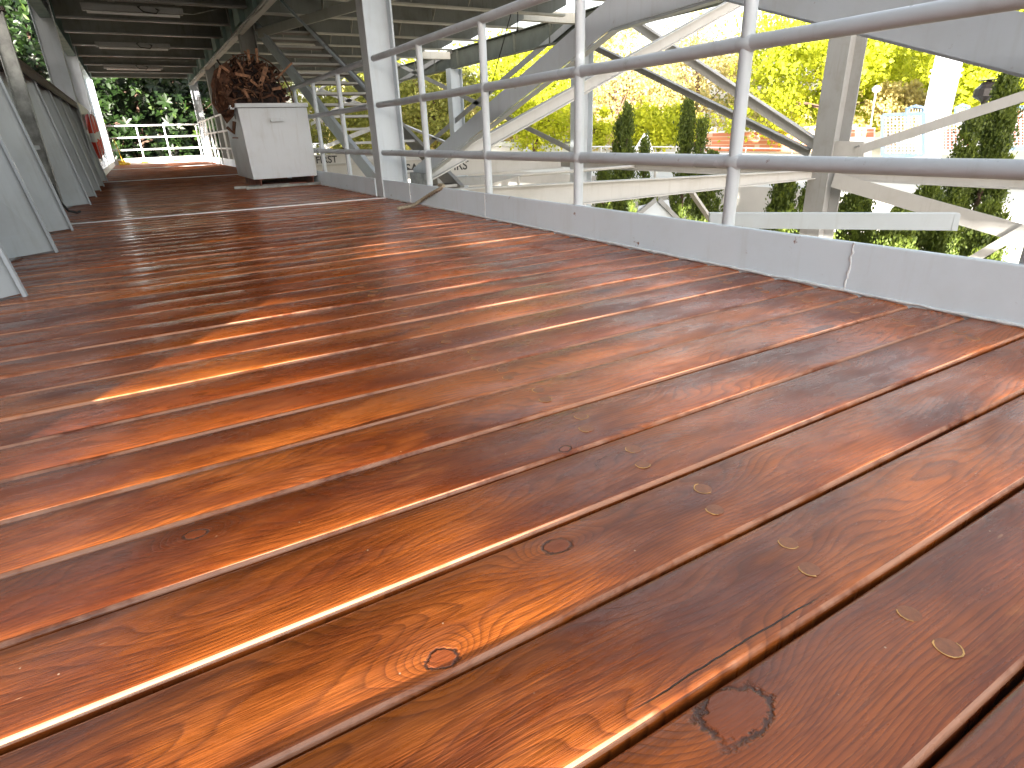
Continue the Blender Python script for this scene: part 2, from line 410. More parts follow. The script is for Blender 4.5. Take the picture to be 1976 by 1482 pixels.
# ------------------------------------------------------------------ kerb and railings
def kerb(y0, y1, label, joints=()):
    t = thing('toe_board', label, 'toe board', (1.845, (y0+y1)/2, 0), 'toe boards along the deck edge')
    mb = MB()
    n = max(2, int((y1-y0)/.5)); vs = []
    prof = [(1.840, -.02), (1.840, .150), (1.842, .1545), (1.850, .156), (1.852, .150), (1.852, -.02)]
    r = random.Random(int(y0*10)+5)
    for i in range(n+1):
        y = y0+(y1-y0)*i/n; dx = r.uniform(-.0015, .0015)
        vs += [(x+dx, y, z) for x, z in prof]
    k = len(prof)
    mb.add(vs, [(i*k+j, i*k+j+1, (i+1)*k+j+1, (i+1)*k+j) for i in range(n) for j in range(k-1)]+[tuple(range(k))[::-1], tuple(n*k+j for j in range(k))], None, False)
    mb.build('plate', 'kerb', t)
    # paint bead where board meets deck
    mb = MB(); pts = []; y = y0
    while y < y1:
        pts.append((1.838, y, .004+r.uniform(0, .003))); y += .03 if y0 < 3 and y < 5 else .2
    pts.append((1.838, y1, .004))
    mb.tube(pts, [.0035+r.uniform(0, .0035) for _ in pts], 6); mb.build('paint_bead', 'weld', t)
    for yj in joints:
        mb = MB(); pts = []; z = .01
        while z < .155: pts.append((1.8395+r.uniform(-.001, .001), yj+r.uniform(-.003, .003)+.02*(.15-z), z)); z += .006
        mb.tube(pts, [.002+r.uniform(0, .0035) for _ in pts], 6); mb.build('weld_seam', 'weld', t)
    return t
kerb(-1.8, 5.38, 'long near toe board, pale blue grey, below the closest railing', (1.063, 3.47, 4.75))
kerb(5.62, 11.6, 'grey toe board running behind the storage box')
kerb(11.9, 17.15, 'white toe board beyond the storage box')
kerb(17.45, 21.65, 'short toe board before the far railing corner')
mb = MB(); mb.box((1.8393, 1.23, .020), (1.8405, 1.30, .028)); mb.box((1.8393, 1.25, .014), (1.8405, 1.265, .021))
tag(mb.build('tape_scrap', 'rope', None, (1.8395, 1.26, .02)), 'beige scrap of tape stuck on the near toe board', 'tape scrap')

def railing(name, label, x0, y0, x1, y1, posts, zs=(.377, .752, 1.10), r=.0245, zb=.1, mat='rail', post_mat='grey', n=14, sag=0):
    t = thing(name, label, 'railing', ((x0+x1)/2, (y0+y1)/2, zb), 'tube railings round the deck')
    L = Vector((x1-x0, y1-y0, 0)); Ln = L.length; u = L/Ln
    rr = random.Random(len(label))
    for z in zs:
        mb = MB(); pts = []; k = max(2, int(Ln/.3))
        for i in range(k+1):
            f = i/k; pts.append((x0+L.x*f+rr.uniform(-.002, .002)*sag, y0+L.y*f, z+rr.uniform(-.002, .002)*sag))
        mb.tube(pts, r, n); mb.build('rail', mat, t)
    for p in posts:
        mb = MB(); q = Vector((x0, y0, 0))+u*p
        mb.tube([(q.x, q.y, zb), (q.x, q.y, zs[-1]-.005)], r*.96, n)
        for z in zs[:-1]:                                   # weld collars
            mb.tube([(q.x-u.x*.030, q.y-u.y*.030, z), (q.x-u.x*.022, q.y-u.y*.022, z), (q.x+u.x*.022, q.y+u.y*.022, z), (q.x+u.x*.030, q.y+u.y*.030, z)], [r, r*1.16, r*1.16, r], n, cap=False)
        mb.build('post', post_mat, t)
    return t
railing('railing', 'near tube railing at right with thick grey rails close to the camera', 1.868, -1.8, 1.868, 5.36, [p+1.8 for p in (-1.27, -.32, .625, 1.573, 2.52, 3.46, 4.40)], sag=1)
railing('railing', 'tube railing passing behind the storage box', 1.868, 5.62, 1.868, 11.6, [.85, 1.85, 2.8, 3.7, 4.6, 5.4], mat='rail')
railing('railing', 'pale railing beyond the box seen nearly end on', 1.868, 11.9, 1.868, 17.15, [.7, 1.6, 2.5, 3.4, 4.3], r=.022, mat='white', post_mat='white')
railing('railing', 'last side railing bay before the far corner', 1.868, 17.45, 1.868, 21.65, [.7, 1.5, 2.3, 3.1, 3.8], r=.022, mat='white', post_mat='white')
tr = railing('railing', 'white railing closing off the far end of the deck', -.56, 21.85, 1.84, 21.85, [.0, .76, 1.47, 2.33], zs=(.40, .73, 1.05), r=.022, zb=.0, mat='white', post_mat='white')
mb = MB(); mb.box((-.56, 21.83, -.02), (1.84, 21.87, .17)); mb.build('toe_board', 'white', tr)
mb = MB()
for (a, b2, c, d) in ((-.48, -.30, .02, .12), (.1, .28, .02, .07), (.55, .62, .03, .06), (.95, 1.15, .03, .09)):
    mb = MB(); mb.box((a, 21.822, c), (b2, 21.829, d)); mb.build('yellow_tape', 'tape', tr)
mb = MB(); mb.tube([(-.44, 21.79, .72), (-.40, 21.78, .4), (-.36, 21.77, .05)], .012, 6, 'tape'); mb.tube([(-.42, 21.75, .02), (-.25, 21.7, .03), (-.2, 21.6, .02), (-.35, 21.5, .03), (-.45, 21.62, .03)], .03, 6, 'tape')
tag(mb.build('yellow_hose', 'tape', None, (-.4, 21.75, 0)), 'yellow hose hanging at the left end of the far railing', 'hose')

# ------------------------------------------------------------------ left bulkhead with slanted fins
bk = thing('ribbed_bulkhead', 'grey steel bulkhead with a row of slanted fins along the left deck edge', 'bulkhead', (-.95, 6, 0))
mb = MB(); mb.box((-1.04, 2.32, -.1), (-1.0, 12.0, 1.10)); mb.build('wall_plate', 'hull', bk)
fins = [2.79, 3.93, 4.95, 7.08, 8.16, 9.25, 10.3, 11.78]
for y in fins:
    z1 = 1.10
    def e(z): return -.475-.135*z
    mb = MB()
    a, b2, c, d = (e(.012), y, .012), (e(z1), y, z1), (-.998, y-.44, z1), (-.998, y-.47, .012)
    mb.slab([a, b2, c, d], (-.004, .006, 0))
    mb.add([( -.62, y-.15, .012), (-.70, y-.22, .012), (-.60, y-.06, .0), (-.66, y-.17, -.01)], [(0, 1, 3, 2)])
    f = mb.build('fin', 'hull', bk)
    mb = MB(); mb.bar((e(0)+.006, y+.002, .0), (e(z1)+.006, y+.002, z1), .012, .034, (0, 1, 0)); mb.build('edge_bar', 'grey', f)
mb = MB(); mb.box((-.76, 6.1, 1.105), (-.58, 12.0, 1.125)); mb.box((-.60, 6.1, 1.04), (-.585, 12.0, 1.104)); mb.box((-1.06, 2.32, 1.105), (-.77, 12.0, 1.12)); mb.build('cap_rail', 'brown', bk)
ch = thing('channel_post', 'weathered upright steel channel with a slot in front of the fins', 'post', (-.60, 6.0, 0))
mb = MB(); mb.box((-.665, 6.0, .06), (-.575, 6.008, .50)); mb.box((-.665, 6.0, .53), (-.575, 6.008, 1.40)); mb.box((-.665, 6.0, .50), (-.650, 6.008, .53)); mb.box((-.61, 6.0, .50), (-.575, 6.008, .53)); mb.build('web', 'galv', ch)
for x in (-.673, -.582):
    mb = MB(); mb.box((x, 5.955, .06), (x+.008, 6.01, 1.40)); mb.build('flange', 'galv', ch, bevel=.002)
mb = MB(); mb.tube([(-.60, 5.95, .25), (-.585, 5.94, .12), (-.55, 5.93, .05), (-.50, 5.94, .03), (-.48, 5.97, .035)], .009, 8); mb.build('cable', 'black', ch)
mb = MB(); mb.box((-.69, 5.93, 1.40), (-.56, 6.03, 1.425)); mb.build('cap', 'brown', ch)

# added unseen guard left of the camera, slits shaped to pass sun streaks
sg = thing('sun_slit_guard', 'added unseen slatted guard left of the camera, slits shaping the sun streaks', 'guard', (-1.2, 0, 0))
for z0, z1 in ((-.1, .088), (.153, .204), (.222, .258), (.275, 1.10)):
    mb = MB(); mb.box((-1.215, -15.0, z0), (-1.2, 2.30, z1)); mb.build('slat', 'hull', sg)
mb = MB(); mb.box((-1.199, .05, -.1), (-1.190, 2.30, .9)); mb.build('sun_stop_plate', 'hull', sg)  # added to stop sun through the slits farther along the deck
for y in (-14.9, -10, -5.2, 2.26):
    mb = MB(); mb.box((-1.26, y-.02, -.1), (-1.216, y+.02, 1.12)); mb.build('post', 'hull', sg)
# lifebuoys
def lifebuoy(y, x, z, label, R=.33):
    t = thing('lifebuoy', label, 'lifebuoy', (x, y, z), 'lifebuoys hung on the left')
    N, n = 48, 10
    for part, rngs in (('ring', None),):
        mb = MB(); vs = []; fs = []; ms = []
        for i in range(N):
            a = 2*math.pi*i/N
            for k in range(n):
                b2 = 2*math.pi*k/n; rr = R-.05+.055*math.cos(b2)
                vs.append((x+.045*math.sin(b2), y+rr*math.cos(a), z+rr*math.sin(a)))
        for i in range(N):
            white = (i % 12) in (0, 1, 11)
            for k in range(n):
                f = (i*n+k, ((i+1) % N)*n+k, ((i+1) % N)*n+(k+1) % n, i*n+(k+1) % n)
                mb.f.append(f); mb.m.append(mb.slot('white' if white else 'red')); mb.sm.append(True)
        mb.v = vs; mb.build('ring', 'red', t)
    mb = MB(); pts = []
    for i in range(33):
        a = 2*math.pi*i/32; rr = R+.02+.015*math.cos(4*a); pts.append((x+.02, y+rr*math.cos(a), z+rr*math.sin(a)))
    mb.tube(pts, .006, 6); mb.build('grab_line', 'white', t)
    mb = MB(); mb.box((x-.10, y-.02, z+.1), (x-.045, y+.02, z+.32)); mb.build('bracket', 'galv', t)
lifebuoy(13.3, -.50, .70, 'bright red and white lifebuoy on the sunlit white board')
lifebuoy(12.15, -.50, .66, 'darker red lifebuoy nearest the fins, seen nearly edge on')
mb = MB(); mb.box((-.60, 12.1, .25), (-.58, 14.6, 1.15)); tag(mb.build('backing_board', 'white', None, (-.59, 13.3, .25)), 'white board behind the red lifebuoys', 'board')
mb = MB(); mb.box((-.62, 12.0, 0), (-.57, 21.6, .12)); mb.build('x', 'white', None, (-.6, 16.8, 0)); o = bpy.data.objects['x']; o.name = 'toe_board'; tag(o, 'white toe board along the left edge beyond the bulkhead', 'toe board')

# ------------------------------------------------------------------ storage box, heap, bars
bx = thing('storage_box', 'pale grey painted steel storage box with lid and handle, rusty heap on top', 'storage box', (1.45, 8.1, 0))
X0, X1, Y0, Y1, ZB, ZT = 1.075, 1.83, 7.72, 9.0, .10, .85
mb = MB(); mb.hexa([(X0+.03, Y0, ZB), (X1, Y0, ZB), (X1, Y1-.02, ZB), (X0+.03, Y1-.02, ZB), (X0, Y0, ZT), (X1-.005, Y0, ZT), (X1-.005, Y1, ZT), (X0, Y1, ZT)]); mb.build('body', 'box', bx, bevel=.006)
mb = MB(); mb.box((X0-.016, Y0-.016, ZT+.001), (X1+.01, Y1+.01, ZT+.045)); lid = mb.build('lid', 'box', bx, bevel=.005)
mb = MB(); mb.box((X0-.012, Y0-.012, ZT-.003), (X1+.006, Y1+.006, ZT+.0008)); mb.build('seal', 'black', bx)
mb = MB(); xh = X0+.32; mb.box((xh, Y0-.055, .738), (xh+.14, Y0-.0065, .745)); mb.box((xh, Y0-.055, .705), (xh+.14, Y0-.049, .738)); mb.box((xh, Y0-.049, .705), (xh+.006, Y0-.0065, .738)); mb.box((xh+.134, Y0-.049, .705), (xh+.14, Y0-.0065, .738)); mb.build('handle', 'box', bx, bevel=.002)
mb = MB(); mb.tube([(X0-.012, 7.92, .80), (X0-.02, 7.90, .775), (X0-.012, 7.92, .75), (X0-.006, 7.94, .775), (X0-.012, 7.92, .80)], .006, 6); mb.box((X0-.006, 7.96, .74), (X0+.002, 7.99, .79)); mb.build('padlock_ring', 'galv', bx)
mb = MB()
for yy in (7.80, 7.98):
    mb = MB(); mb.box((X0-.06, yy, ZT-.01), (X0-.017, yy+.08, ZT+.03)); mb.tube([(X0-.05, yy-.01, ZT), (X0-.05, yy+.09, ZT)], .012, 8); mb.build('hinge', 'box', bx)
for xx in (X0+.08, X1-.08):
    mb = MB(); mb.box((xx, Y0+.02, .001), (xx+.06, Y1-.05, .006)); mb.box((xx+.026, Y0+.02, .006), (xx+.034, Y1-.05, .093)); mb.box((xx, Y0+.02, .093), (xx+.06, Y1-.05, .0995)); mb.build('skid', 'rustskid', bx)
mb = MB(); mb.box((X0+.15, Y0+.2, .006), (X1-.09, Y1-.2, .03)); mb.build('sill_bar', 'rustskid', bx)

hp = thing('rusty_heap', 'round tangled heap of rusty chain, hooks and iron strips on the storage box', 'scrap heap', (1.42, 8.15, ZT+.045))
HC = Vector((1.33, 8.15, ZT+.10))
r = random.Random(21)
def inheap():
    while True:
        p = Vector((r.uniform(-1, 1), r.uniform(-1, 1), r.uniform(-.1, 1)))
        if p.length < 1: return p
mb = MB()
vs = []; fs = []
N1, N2 = 22, 10
for i in range(N2+1):
    for k in range(N1):
        a = 2*math.pi*k/N1; e_ = math.pi/2*i/N2; s = 1+.12*r.uniform(-1, 1)
        vs.append(HC+Vector((.34*math.cos(e_)*math.cos(a)*s, .30*math.cos(e_)*math.sin(a)*s, -.05+.42*math.sin(e_)*s)))
for i in range(N2):
    for k in range(N1): fs.append((i*N1+k, i*N1+(k+1) % N1, (i+1)*N1+(k+1) % N1, (i+1)*N1+k))
mb.add(vs, fs); mb.build('core', 'rustdark', hp)
def strip(mb, p, d, L, w, th, bend, mat, r=r):
    d = d.normalized(); sd = d.cross(Vector((r.uniform(-1, 1), r.uniform(-1, 1), r.uniform(-1, 1)))).normalized(); nrm = sd.cross(d)
    pts = [p, p+d*L*.5+nrm*bend*.4, p+d*L+nrm*bend*-.6]
    for a, b2 in zip(pts, pts[1:]): mb.bar(a, b2+(b2-a)*.05, w, th, nrm, mat)
for kind, mat, cnt in (('iron_strips', 'rust', 190), ('bright_strips', 'rustlight', 75), ('dark_strips', 'rustdark', 110)):
    mb = MB()
    for i in range(cnt):
        q = inheap().normalized(); rad = r.uniform(.86, 1.06)
        p = HC+Vector((q.x*.37*rad, q.y*.33*rad, -.04+q.z*.46*rad))
        d = Vector((r.uniform(-1, 1), r.uniform(-1, 1), r.uniform(-1, 1))).normalized()+q*r.uniform(-.2, .5)
        strip(mb, p-d.normalized()*.05, d, r.uniform(.06, .17), r.uniform(.010, .030), r.uniform(.004, .010), r.uniform(-.05, .05), None)
    tag(mb.build(kind[:-1].replace('strip', 'tangle'), mat, hp), kind='stuff')
mb = MB()
for i in range(70):     # chain links
    q = inheap().normalized(); p = HC+Vector((q.x*.385, q.y*.34, -.04+q.z*.47)); a0 = r.uniform(0, 6)
    ux = Vector((r.uniform(-1, 1), r.uniform(-1, 1), r.uniform(-1, 1))).normalized(); uy = ux.cross(q).normalized()
    pts = [p+ux*.035*math.cos(a)+uy*.018*math.sin(a) for a in [2*math.pi*k/10 for k in range(11)]]
    mb.tube(pts, .0065, 5, cap=False)
tag(mb.build('chain_tangle', 'rust', hp), kind='stuff')
mb = MB()
pts = [Vector((1.33+.42*math.cos(a), 8.02, ZT+.06+.50*math.sin(a))) for a in [math.pi*k/16 for k in range(17)]]
for a, b2 in zip(pts, pts[1:]): mb.bar(a, b2, .05, .008, (a-Vector((1.33, 8.02, ZT+.06))).normalized())
mb.build('hoop', 'rust', hp)
mb = MB()                       # long sticks poking out
for a, b2, w in (((1.33, 8.0, 1.25), (1.34, 7.98, 1.45), .03), ((1.42, 8.0, 1.32), (1.435, 8.0, 1.47), .028), ((1.55, 8.0, 1.12), (1.80, 8.0, 1.33), .022), ((1.10, 7.95, 1.22), (1.02, 7.95, 1.28), .026), ((1.02, 7.95, 1.28), (.97, 7.95, 1.16), .026), ((1.15, 7.9, 1.20), (1.30, 7.88, 1.17), .03), ((1.48, 7.86, 1.27), (1.38, 7.84, 1.08), .045), ((1.50, 7.84, 1.04), (1.60, 7.84, 1.06), .03), ((1.2, 7.85, 1.05), (1.24, 7.83, .92), .03)):
    mb = MB(); mb.bar(a, b2, w, .012, (0, 1, 0)); mb.build('stick', 'rustlight', hp)
mb = MB()                       # sheet draped over the left side
pl = [(1.06, 7.95, .78), (.98, 8.05, .70), (.93, 8.15, .86), (.90, 8.1, 1.10), (.96, 8.05, 1.24), (1.10, 8.0, 1.33), (1.16, 7.98, 1.18), (1.10, 7.95, .98)]
mb.slab(pl, (0, .03, .005)); mb.build('iron_sheet', 'rust', hp)
mb = MB(); mb.tube([(1.07, 7.78, .90), (.98, 7.86, .80), (.92, 8.0, .82), (.89, 8.1, .92), (.92, 8.1, 1.05)], .018, 8); mb.tube([(.97, 8.0, .66), (1.02, 7.96, .60), (1.05, 7.95, .72)], .02, 8); mb.build('hanging_chain', 'rust', hp)

for (xa, xb, ya, yb, lb) in ((.90, 1.22, 7.88, 7.80, 'longer grey steel bar lying on the deck before the box'), (1.0, 1.75, 7.66, 7.60, 'second grey steel bar tucked under the front of the box')):
    mb = MB(); mb.bar((xa, ya, .016), (xb+.3, yb+.08, .016), .055, .028)
    tag(mb.build('steel_bar', 'galv', None, (xa, ya, 0), bevel=.003), lb, 'bar', 'steel bars on the deck')

# rope over the toe board
rp = []
ctrl = [tuple(onz(768, 402, .012)), tuple(onz(778, 400, .014)), tuple(onz(796, 396, .016)), tuple(onx(812, 387, 1.822)), tuple(onx(832, 374, 1.826)), tuple(onx(850, 364, 1.836)), (1.85, onx(856, 361, 1.85).y, .165), (1.868, 4.22, .160), (1.90, 4.12, .12), (1.95, 4.0, .05)]
for i in range(len(ctrl)-1):
    for k in range(8):
        f = k/8; p0 = Vector(ctrl[max(i-1, 0)]); p1 = Vector(ctrl[i]); p2 = Vector(ctrl[i+1]); p3 = Vector(ctrl[min(i+2, len(ctrl)-1)])
        rp.append(.5*((2*p1)+(p2-p0)*f+(2*p0-5*p1+4*p2-p3)*f*f+(3*p1-p0-3*p2+p3)*f**3))
mb = MB()
for s3 in range(3):
    pts = []
    for i, p in enumerate(rp):
        d = (rp[min(i+1, len(rp)-1)]-rp[max(i-1, 0)]).normalized(); x = d.cross(Vector((0, 0, 1))).normalized(); y = x.cross(d)
        a = i*1.05+s3*2*math.pi/3; pts.append(p+(x*math.cos(a)+y*math.sin(a))*.007)
    mb.tube(pts, .0075, 7)
tag(mb.build('rope', 'rope', None, (1.84, 4.3, 0)), 'short frayed rope hanging over the near toe board', 'rope')

# ------------------------------------------------------------------ upper deck (ceiling)
up = thing('upper_deck', 'underside of the steel upper deck with cross beams', 'upper deck', (3, 9, 2.2))
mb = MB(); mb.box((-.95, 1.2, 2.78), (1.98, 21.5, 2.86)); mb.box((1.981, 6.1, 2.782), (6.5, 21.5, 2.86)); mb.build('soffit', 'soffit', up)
BY = [ 2.4, 3.9, 5.3, 6.6, 7.9, 9.15, 10.45, 12.0, 13.4, 14.95, 16.6, 18.3, 20.0, 21.4]
for y in BY:
    mb = MB()
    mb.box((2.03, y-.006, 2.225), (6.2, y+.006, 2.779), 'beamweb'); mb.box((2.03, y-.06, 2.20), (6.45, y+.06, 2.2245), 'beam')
    mb.slab([(6.2, y-.006, 2.225), (6.5, y-.006, 2.36), (6.5, y-.006, 2.779), (6.2, y-.006, 2.779)], (0, .012, 0), 'beamweb')
    if y > 6.5: mb.build('cross_beam', 'beam', up)
    mb = MB(); mb.box((-.55, y-.006, 2.285), (1.84, y+.006, 2.779), 'beamweb'); mb.box((-.55, y-.06, 2.26), (1.84, y+.06, 2.2845), 'dim'); mb.build('corridor_beam', 'beam', up)
for x in (2.9, 3.8, 4.7, 5.6):
    mb = MB()
    for a, b2 in zip(BY, BY[1:]):
        if a < 6.5: continue
        mb.box((x-.005, a+.008, 2.50), (x+.005, b2-.008, 2.779)); mb.box((x-.045, a+.008, 2.48), (x+.045, b2-.008, 2.4995))
        mb.slab([(x-.004, a+.065, 2.48), (x-.004, a+.065, 2.23), (x-.004, a+.30, 2.48)], (.008, 0, 0))
        mb.slab([(x-.004, b2-.065, 2.48), (x-.004, b2-.065, 2.23), (x-.004, b2-.30, 2.48)], (.008, 0, 0))
    mb.build('stringer', 'beam', up)
for x in (.2, 1.1):
    mb = MB()
    for a, b2 in zip(BY, BY[1:]): mb.box((x-.005, a+.008, 2.52), (x+.005, b2-.008, 2.779)); mb.box((x-.045, a+.008, 2.50), (x+.045, b2-.008, 2.5195))
    mb.build('stringer', 'beam', up)
mb = MB(); mb.box((-.6, 1.3, 2.862), (1.7, 21.3, 3.4)); mb.build('unseen_shade_box', 'white', up)  # unseen block over the corridor, added to shade the outer frame
# corridor girders
for nm, x, z0, lb in (('r', 1.86, 2.10, 'deep grey-green girder over the right side of the walkway'), ('l', -.66, 2.22, 'grey-green girder over the left side of the walkway')):
    g = thing('girder', lb, 'girder', (x, 9, z0), 'deep girders over the walkway')
    mb = MB(); mb.box((x-.006, 1.2, z0+.02), (x+.006, 21.7, 2.779)); mb.build('web', 'teal', g)
    mb = MB(); mb.box((x-.07, 1.2, z0), (x+.07, 21.7, z0+.0195)); mb.build('flange', 'beige' if nm == 'r' else 'teal', g)
    k = 0; y = 1.35
    while y < 21.6:
        s = -1 if nm == 'r' else 1
        mb = MB(); mb.box((x+s*.007, y, z0+.021), (x+s*.062, y+.014, 2.778)); mb.build('stiffener', 'tealpale' if nm == 'r' else 'teal', g)
        if nm == 'r' and k % 3 == 0:
            mb = MB(); mb.box((x-.05, y+.25, z0+.08), (x-.0065, y+.75, 2.75)); mb.build('panel', 'tealpale', g, bevel=.005)
        y += 1.05; k += 1
# conduits under right girder
cd = thing('conduit', 'pair of thin cable conduits clipped under the right girder', 'conduit', (1.76, 9, 2.08))
for dx in (0, .035):
    mb = MB(); mb.tube([(1.765+dx, y, 2.075+.012*math.sin(y*3.1+dx*40)) for y in [i*.4 for i in range(4, 54)]], .011, 8); mb.build('pipe', 'galv', cd)
mb = MB(); pts = [(1.76, 11.7, 2.09), (1.74, 11.6, 2.3), (1.70, 11.4, 2.42), (1.2, 11.2, 2.27), (.7, 11.1, 2.25), (.55, 11.1, 2.25)]; mb.tube(pts, .008, 6); mb.build('branch_cable', 'galv', cd)
mb = MB(); mb.tube([(1.76, 17.2, 2.09), (1.74, 17.1, 2.3), (1.5, 17, 2.25), (.7, 16.9, 2.24)], .008, 6); mb.build('branch_cable', 'galv', cd)
# fluorescent fittings
for (x, y, lb) in ((.42, 10.7, 'nearer long lamp fitting under the walkway ceiling'), (.42, 14.3, 'second long lamp fitting under the walkway ceiling'), (.42, 18.0, 'farthest long lamp fitting, close above the end trees')):
    t = thing('lamp_fitting', lb, 'lamp fitting', (x, y, 2.2), 'unlit lamp fittings under the walkway ceiling')
    mb = MB(); mb.box((x-.6, y-.07, 2.17), (x+.6, y+.07, 2.25)); mb.build('housing', 'dim', t, bevel=.01)
    mb = MB(); mb.tube([(x-.55, y, 2.155), (x+.55, y, 2.155)], .018, 8); mb.build('tube', 'white', t)
    mb = MB(); mb.tube([(x+.1, y, 2.26), (x+.05, y-.15, 2.22), (x+.1, y-.25, 2.15), (x+.25, y-.22, 2.14), (x+.3, y-.1, 2.2), (x+.2, y, 2.26)], .008, 6); mb.build('cable', 'black', t)
mb = MB(); mb.box((-.55, 8.6, 2.16), (1.84, 8.66, 2.20)); 
# outer girder
g = thing('outer_girder', 'dark deep girder along the outer edge above the trees', 'girder', (8.18, 9, 2.2))
mb = MB(); mb.box((8.16, 4.0, 2.221), (8.18, 23, 2.62)); mb.build('web', 'girderdark', g)
mb = MB(); mb.box((8.08, 4.0, 2.20), (8.26, 23, 2.22)); mb.box((8.08, 4.0, 2.621), (8.26, 23, 2.64)); mb.build('flange', 'girderdark', g)
for y in (5.9, 7.4, 8.9, 10.4, 12, 13.5, 15, 16.5, 18, 19.5, 21):
    mb = MB(); mb.box((8.09, y, 2.222), (8.159, y+.014, 2.62)); mb.build('stiffener', 'girderdark', g)
for i, y in enumerate((5.3, 10.95, 16.9)):
    lb = ('tie beam from the upper deck to the big outer column', 'tie beam meeting the middle outer column', 'tie beam meeting the far outer column')[i]
    mb = MB(); mb.box((6.45, y-.07, 2.42), (8.07, y+.07, 2.60)); tag(mb.build('tie_beam', 'beam', None, (7.2, y, 2.4), bevel=.006), lb, 'beam', 'tie beams to the outer girder')

# ------------------------------------------------------------------ frames and braces
def ibeam(name, label, cat, p0, p1, d0, d1, fw, up=(0, 0, 1), mat='beige', group=None, tf=.012, tw=.010, top=True):
    """web p0->p1 along its lower edge; d0,d1 = depth; up = web direction"""
    p0, p1 = Vector(p0), Vector(p1); ax = (p1-p0).normalized(); u = Vector(up); u = (u-ax*ax.dot(u)).normalized(); s = ax.cross(u).normalized()
    t = thing(name, label, cat, tuple((p0+p1)/2), group)
    mb = MB(); mb.slab([p0+u*tf-s*tw/2, p1+u*tf-s*tw/2, p1+u*(d1-tf)-s*tw/2, p0+u*(d0-tf)-s*tw/2], s*tw); mb.build('web', mat, t)
    mb = MB(); mb.slab([p0-s*fw/2, p1-s*fw/2, p1-s*fw/2+u*(tf-.0005), p0-s*fw/2+u*(tf-.0005)], s*fw); mb.build('flange', mat, t)
    if top:
        mb = MB(); mb.slab([p0+u*(d0-tf+.0005)-s*fw/2, p1+u*(d1-tf+.0005)-s*fw/2, p1+u*d1-s*fw/2, p0+u*d0-s*fw/2], s*fw); mb.build('flange', mat, t)
    return t
BG = 'diagonal braces of the steel frame'
# transverse frame at the first bay
ibeam('frame_beam', 'pale lower beam from the deck edge to the big outer column', 'beam', (1.9, 5.45, -.25), (8.0, 5.40, -.225), .29, .115, .14, mat='beige', group='lower frame beams')
ibeam('diagonal_brace', 'long diagonal brace crossing behind the near railing up to the right', 'brace', ony(805, 362, 5.40), ony(1452, -1, 5.40), .115, .115, .09, mat='beige', group=BG)
# trapezoid brace right behind the near railing
XA = 2.14
def A(px, py): return onx(px, py, XA)
k0 = A(800, 352); k1 = Vector((XA, 2.64, .955)); k2 = Vector((XA, 1.98, .975)); k3 = A(1985, 146)
dirr = (k3-k2).normalized(); k3b = k3+dirr*1.3
t = thing('arch_brace', 'broad grey three-piece arched brace close behind the near railing', 'brace', tuple(k1), BG)
def seg(mb, a, b2, da, db, tw=.012, fw=.085, mat=None):
    ax = (b2-a).normalized(); s = Vector((1, 0, 0)); u = Vector((0, 0, 1))
    mb.slab([a-s*tw/2, b2-s*tw/2, b2-s*tw/2+db, a-s*tw/2+da], s*tw)
    mb2 = MB(); return
mb = MB()
q0, q1 = Vector((0, 0, .12)), Vector((0, 0, .135))
mb.slab([k0, k1, k1+q1, k0+q0], (.012, 0, 0)); mb.build('lower_leg', 'grey', t)
mb = MB(); mb.slab([k1+Vector((0, -.002, 0)), k2, k2+Vector((0, 0, .15)), k1+Vector((0, -.002, .135))], (.013, 0, 0)); mb.build('top_piece', 'grey', t)
mb = MB(); mb.slab([k2+Vector((0, -.002, 0)), k3b, k3b+Vector((0, 0, .125)), k2+Vector((0, -.002, .15))], (.012, 0, 0)); mb.build('upper_leg', 'grey', t)
mb = MB()
for a, b2 in ((k0, k1), (k1, k2), (k2, k3b)):
    mb.slab([a+Vector((.014, 0, -.010)), b2+Vector((.014, 0, -.010)), b2+Vector((.014, 0, -.001)), a+Vector((.014, 0, -.001))], (.045, 0, 0))
mb.build('flange', 'grey', t)
mb = MB(); mb.box((2.105, 4.95, .02), (2.13, 5.40, .20)); mb.tube([(2.10, 5.05, .15), (2.133, 5.05, .15)], .012, 8, 'galv'); mb.build('foot_plate', 'grey', t)
# outer plane braces
XO = 8.12
def O(px, py): return onx(px, py, XO)
def obrace(label, a, b2, w, mat='beige', tee=True):
    t = thing('diagonal_brace', label, 'brace', tuple((a+b2)/2), BG)
    mb = MB(); mb.bar(a, b2, .010, w, (0, 0, 1)); mb.build('leg_plate', mat, t)
    ax = (b2-a).normalized(); u = Vector((0, 0, 1)); u = (u-ax*ax.dot(u)).normalized()
    if tee:
        off = u*(w/2+.006)+Vector((-.045, 0, 0)); mb = MB(); mb.bar(a+off, b2+off, .10, .010, (0, 0, 1)); mb.build('top_plate', mat, t)
    return t
obrace('upper of two outer braces rising left from the big column', O(1583, 285), O(1215, 40), .15)
obrace('lower of two outer braces rising left from the big column', O(1562, 296), O(1120, 78), .11, 'dim')
obrace('outer brace rising right from the big column towards the lamp', O(1650, 292), O(1990, 181), .11, 'beige', False)
obrace('outer brace falling right from the big column to the cypresses', O(1608, 347), O(2010, 462), .19, 'beige', False)
obrace('short brace rising at the right edge above the toe board', O(1860, 512)-Vector((.06,0,0)), O(2010, 425)-Vector((.06,0,0)), .10, 'beige', False)
obrace('outer brace rising towards the dark girder behind the wires', O(800, 300) , O(1108, 38), .14, 'dim', False)
obrace('thin outer brace falling right behind the tall grey column', O(762, 121), O(1105, 290), .11, 'dim', False)
obrace('small outer brace rising right behind the tall grey column', O(758, 165), O(872, 98), .12, 'dim', False)
obrace('thin outer brace falling right under the trees', O(770, 238), O(900, 292), .09, 'beige')
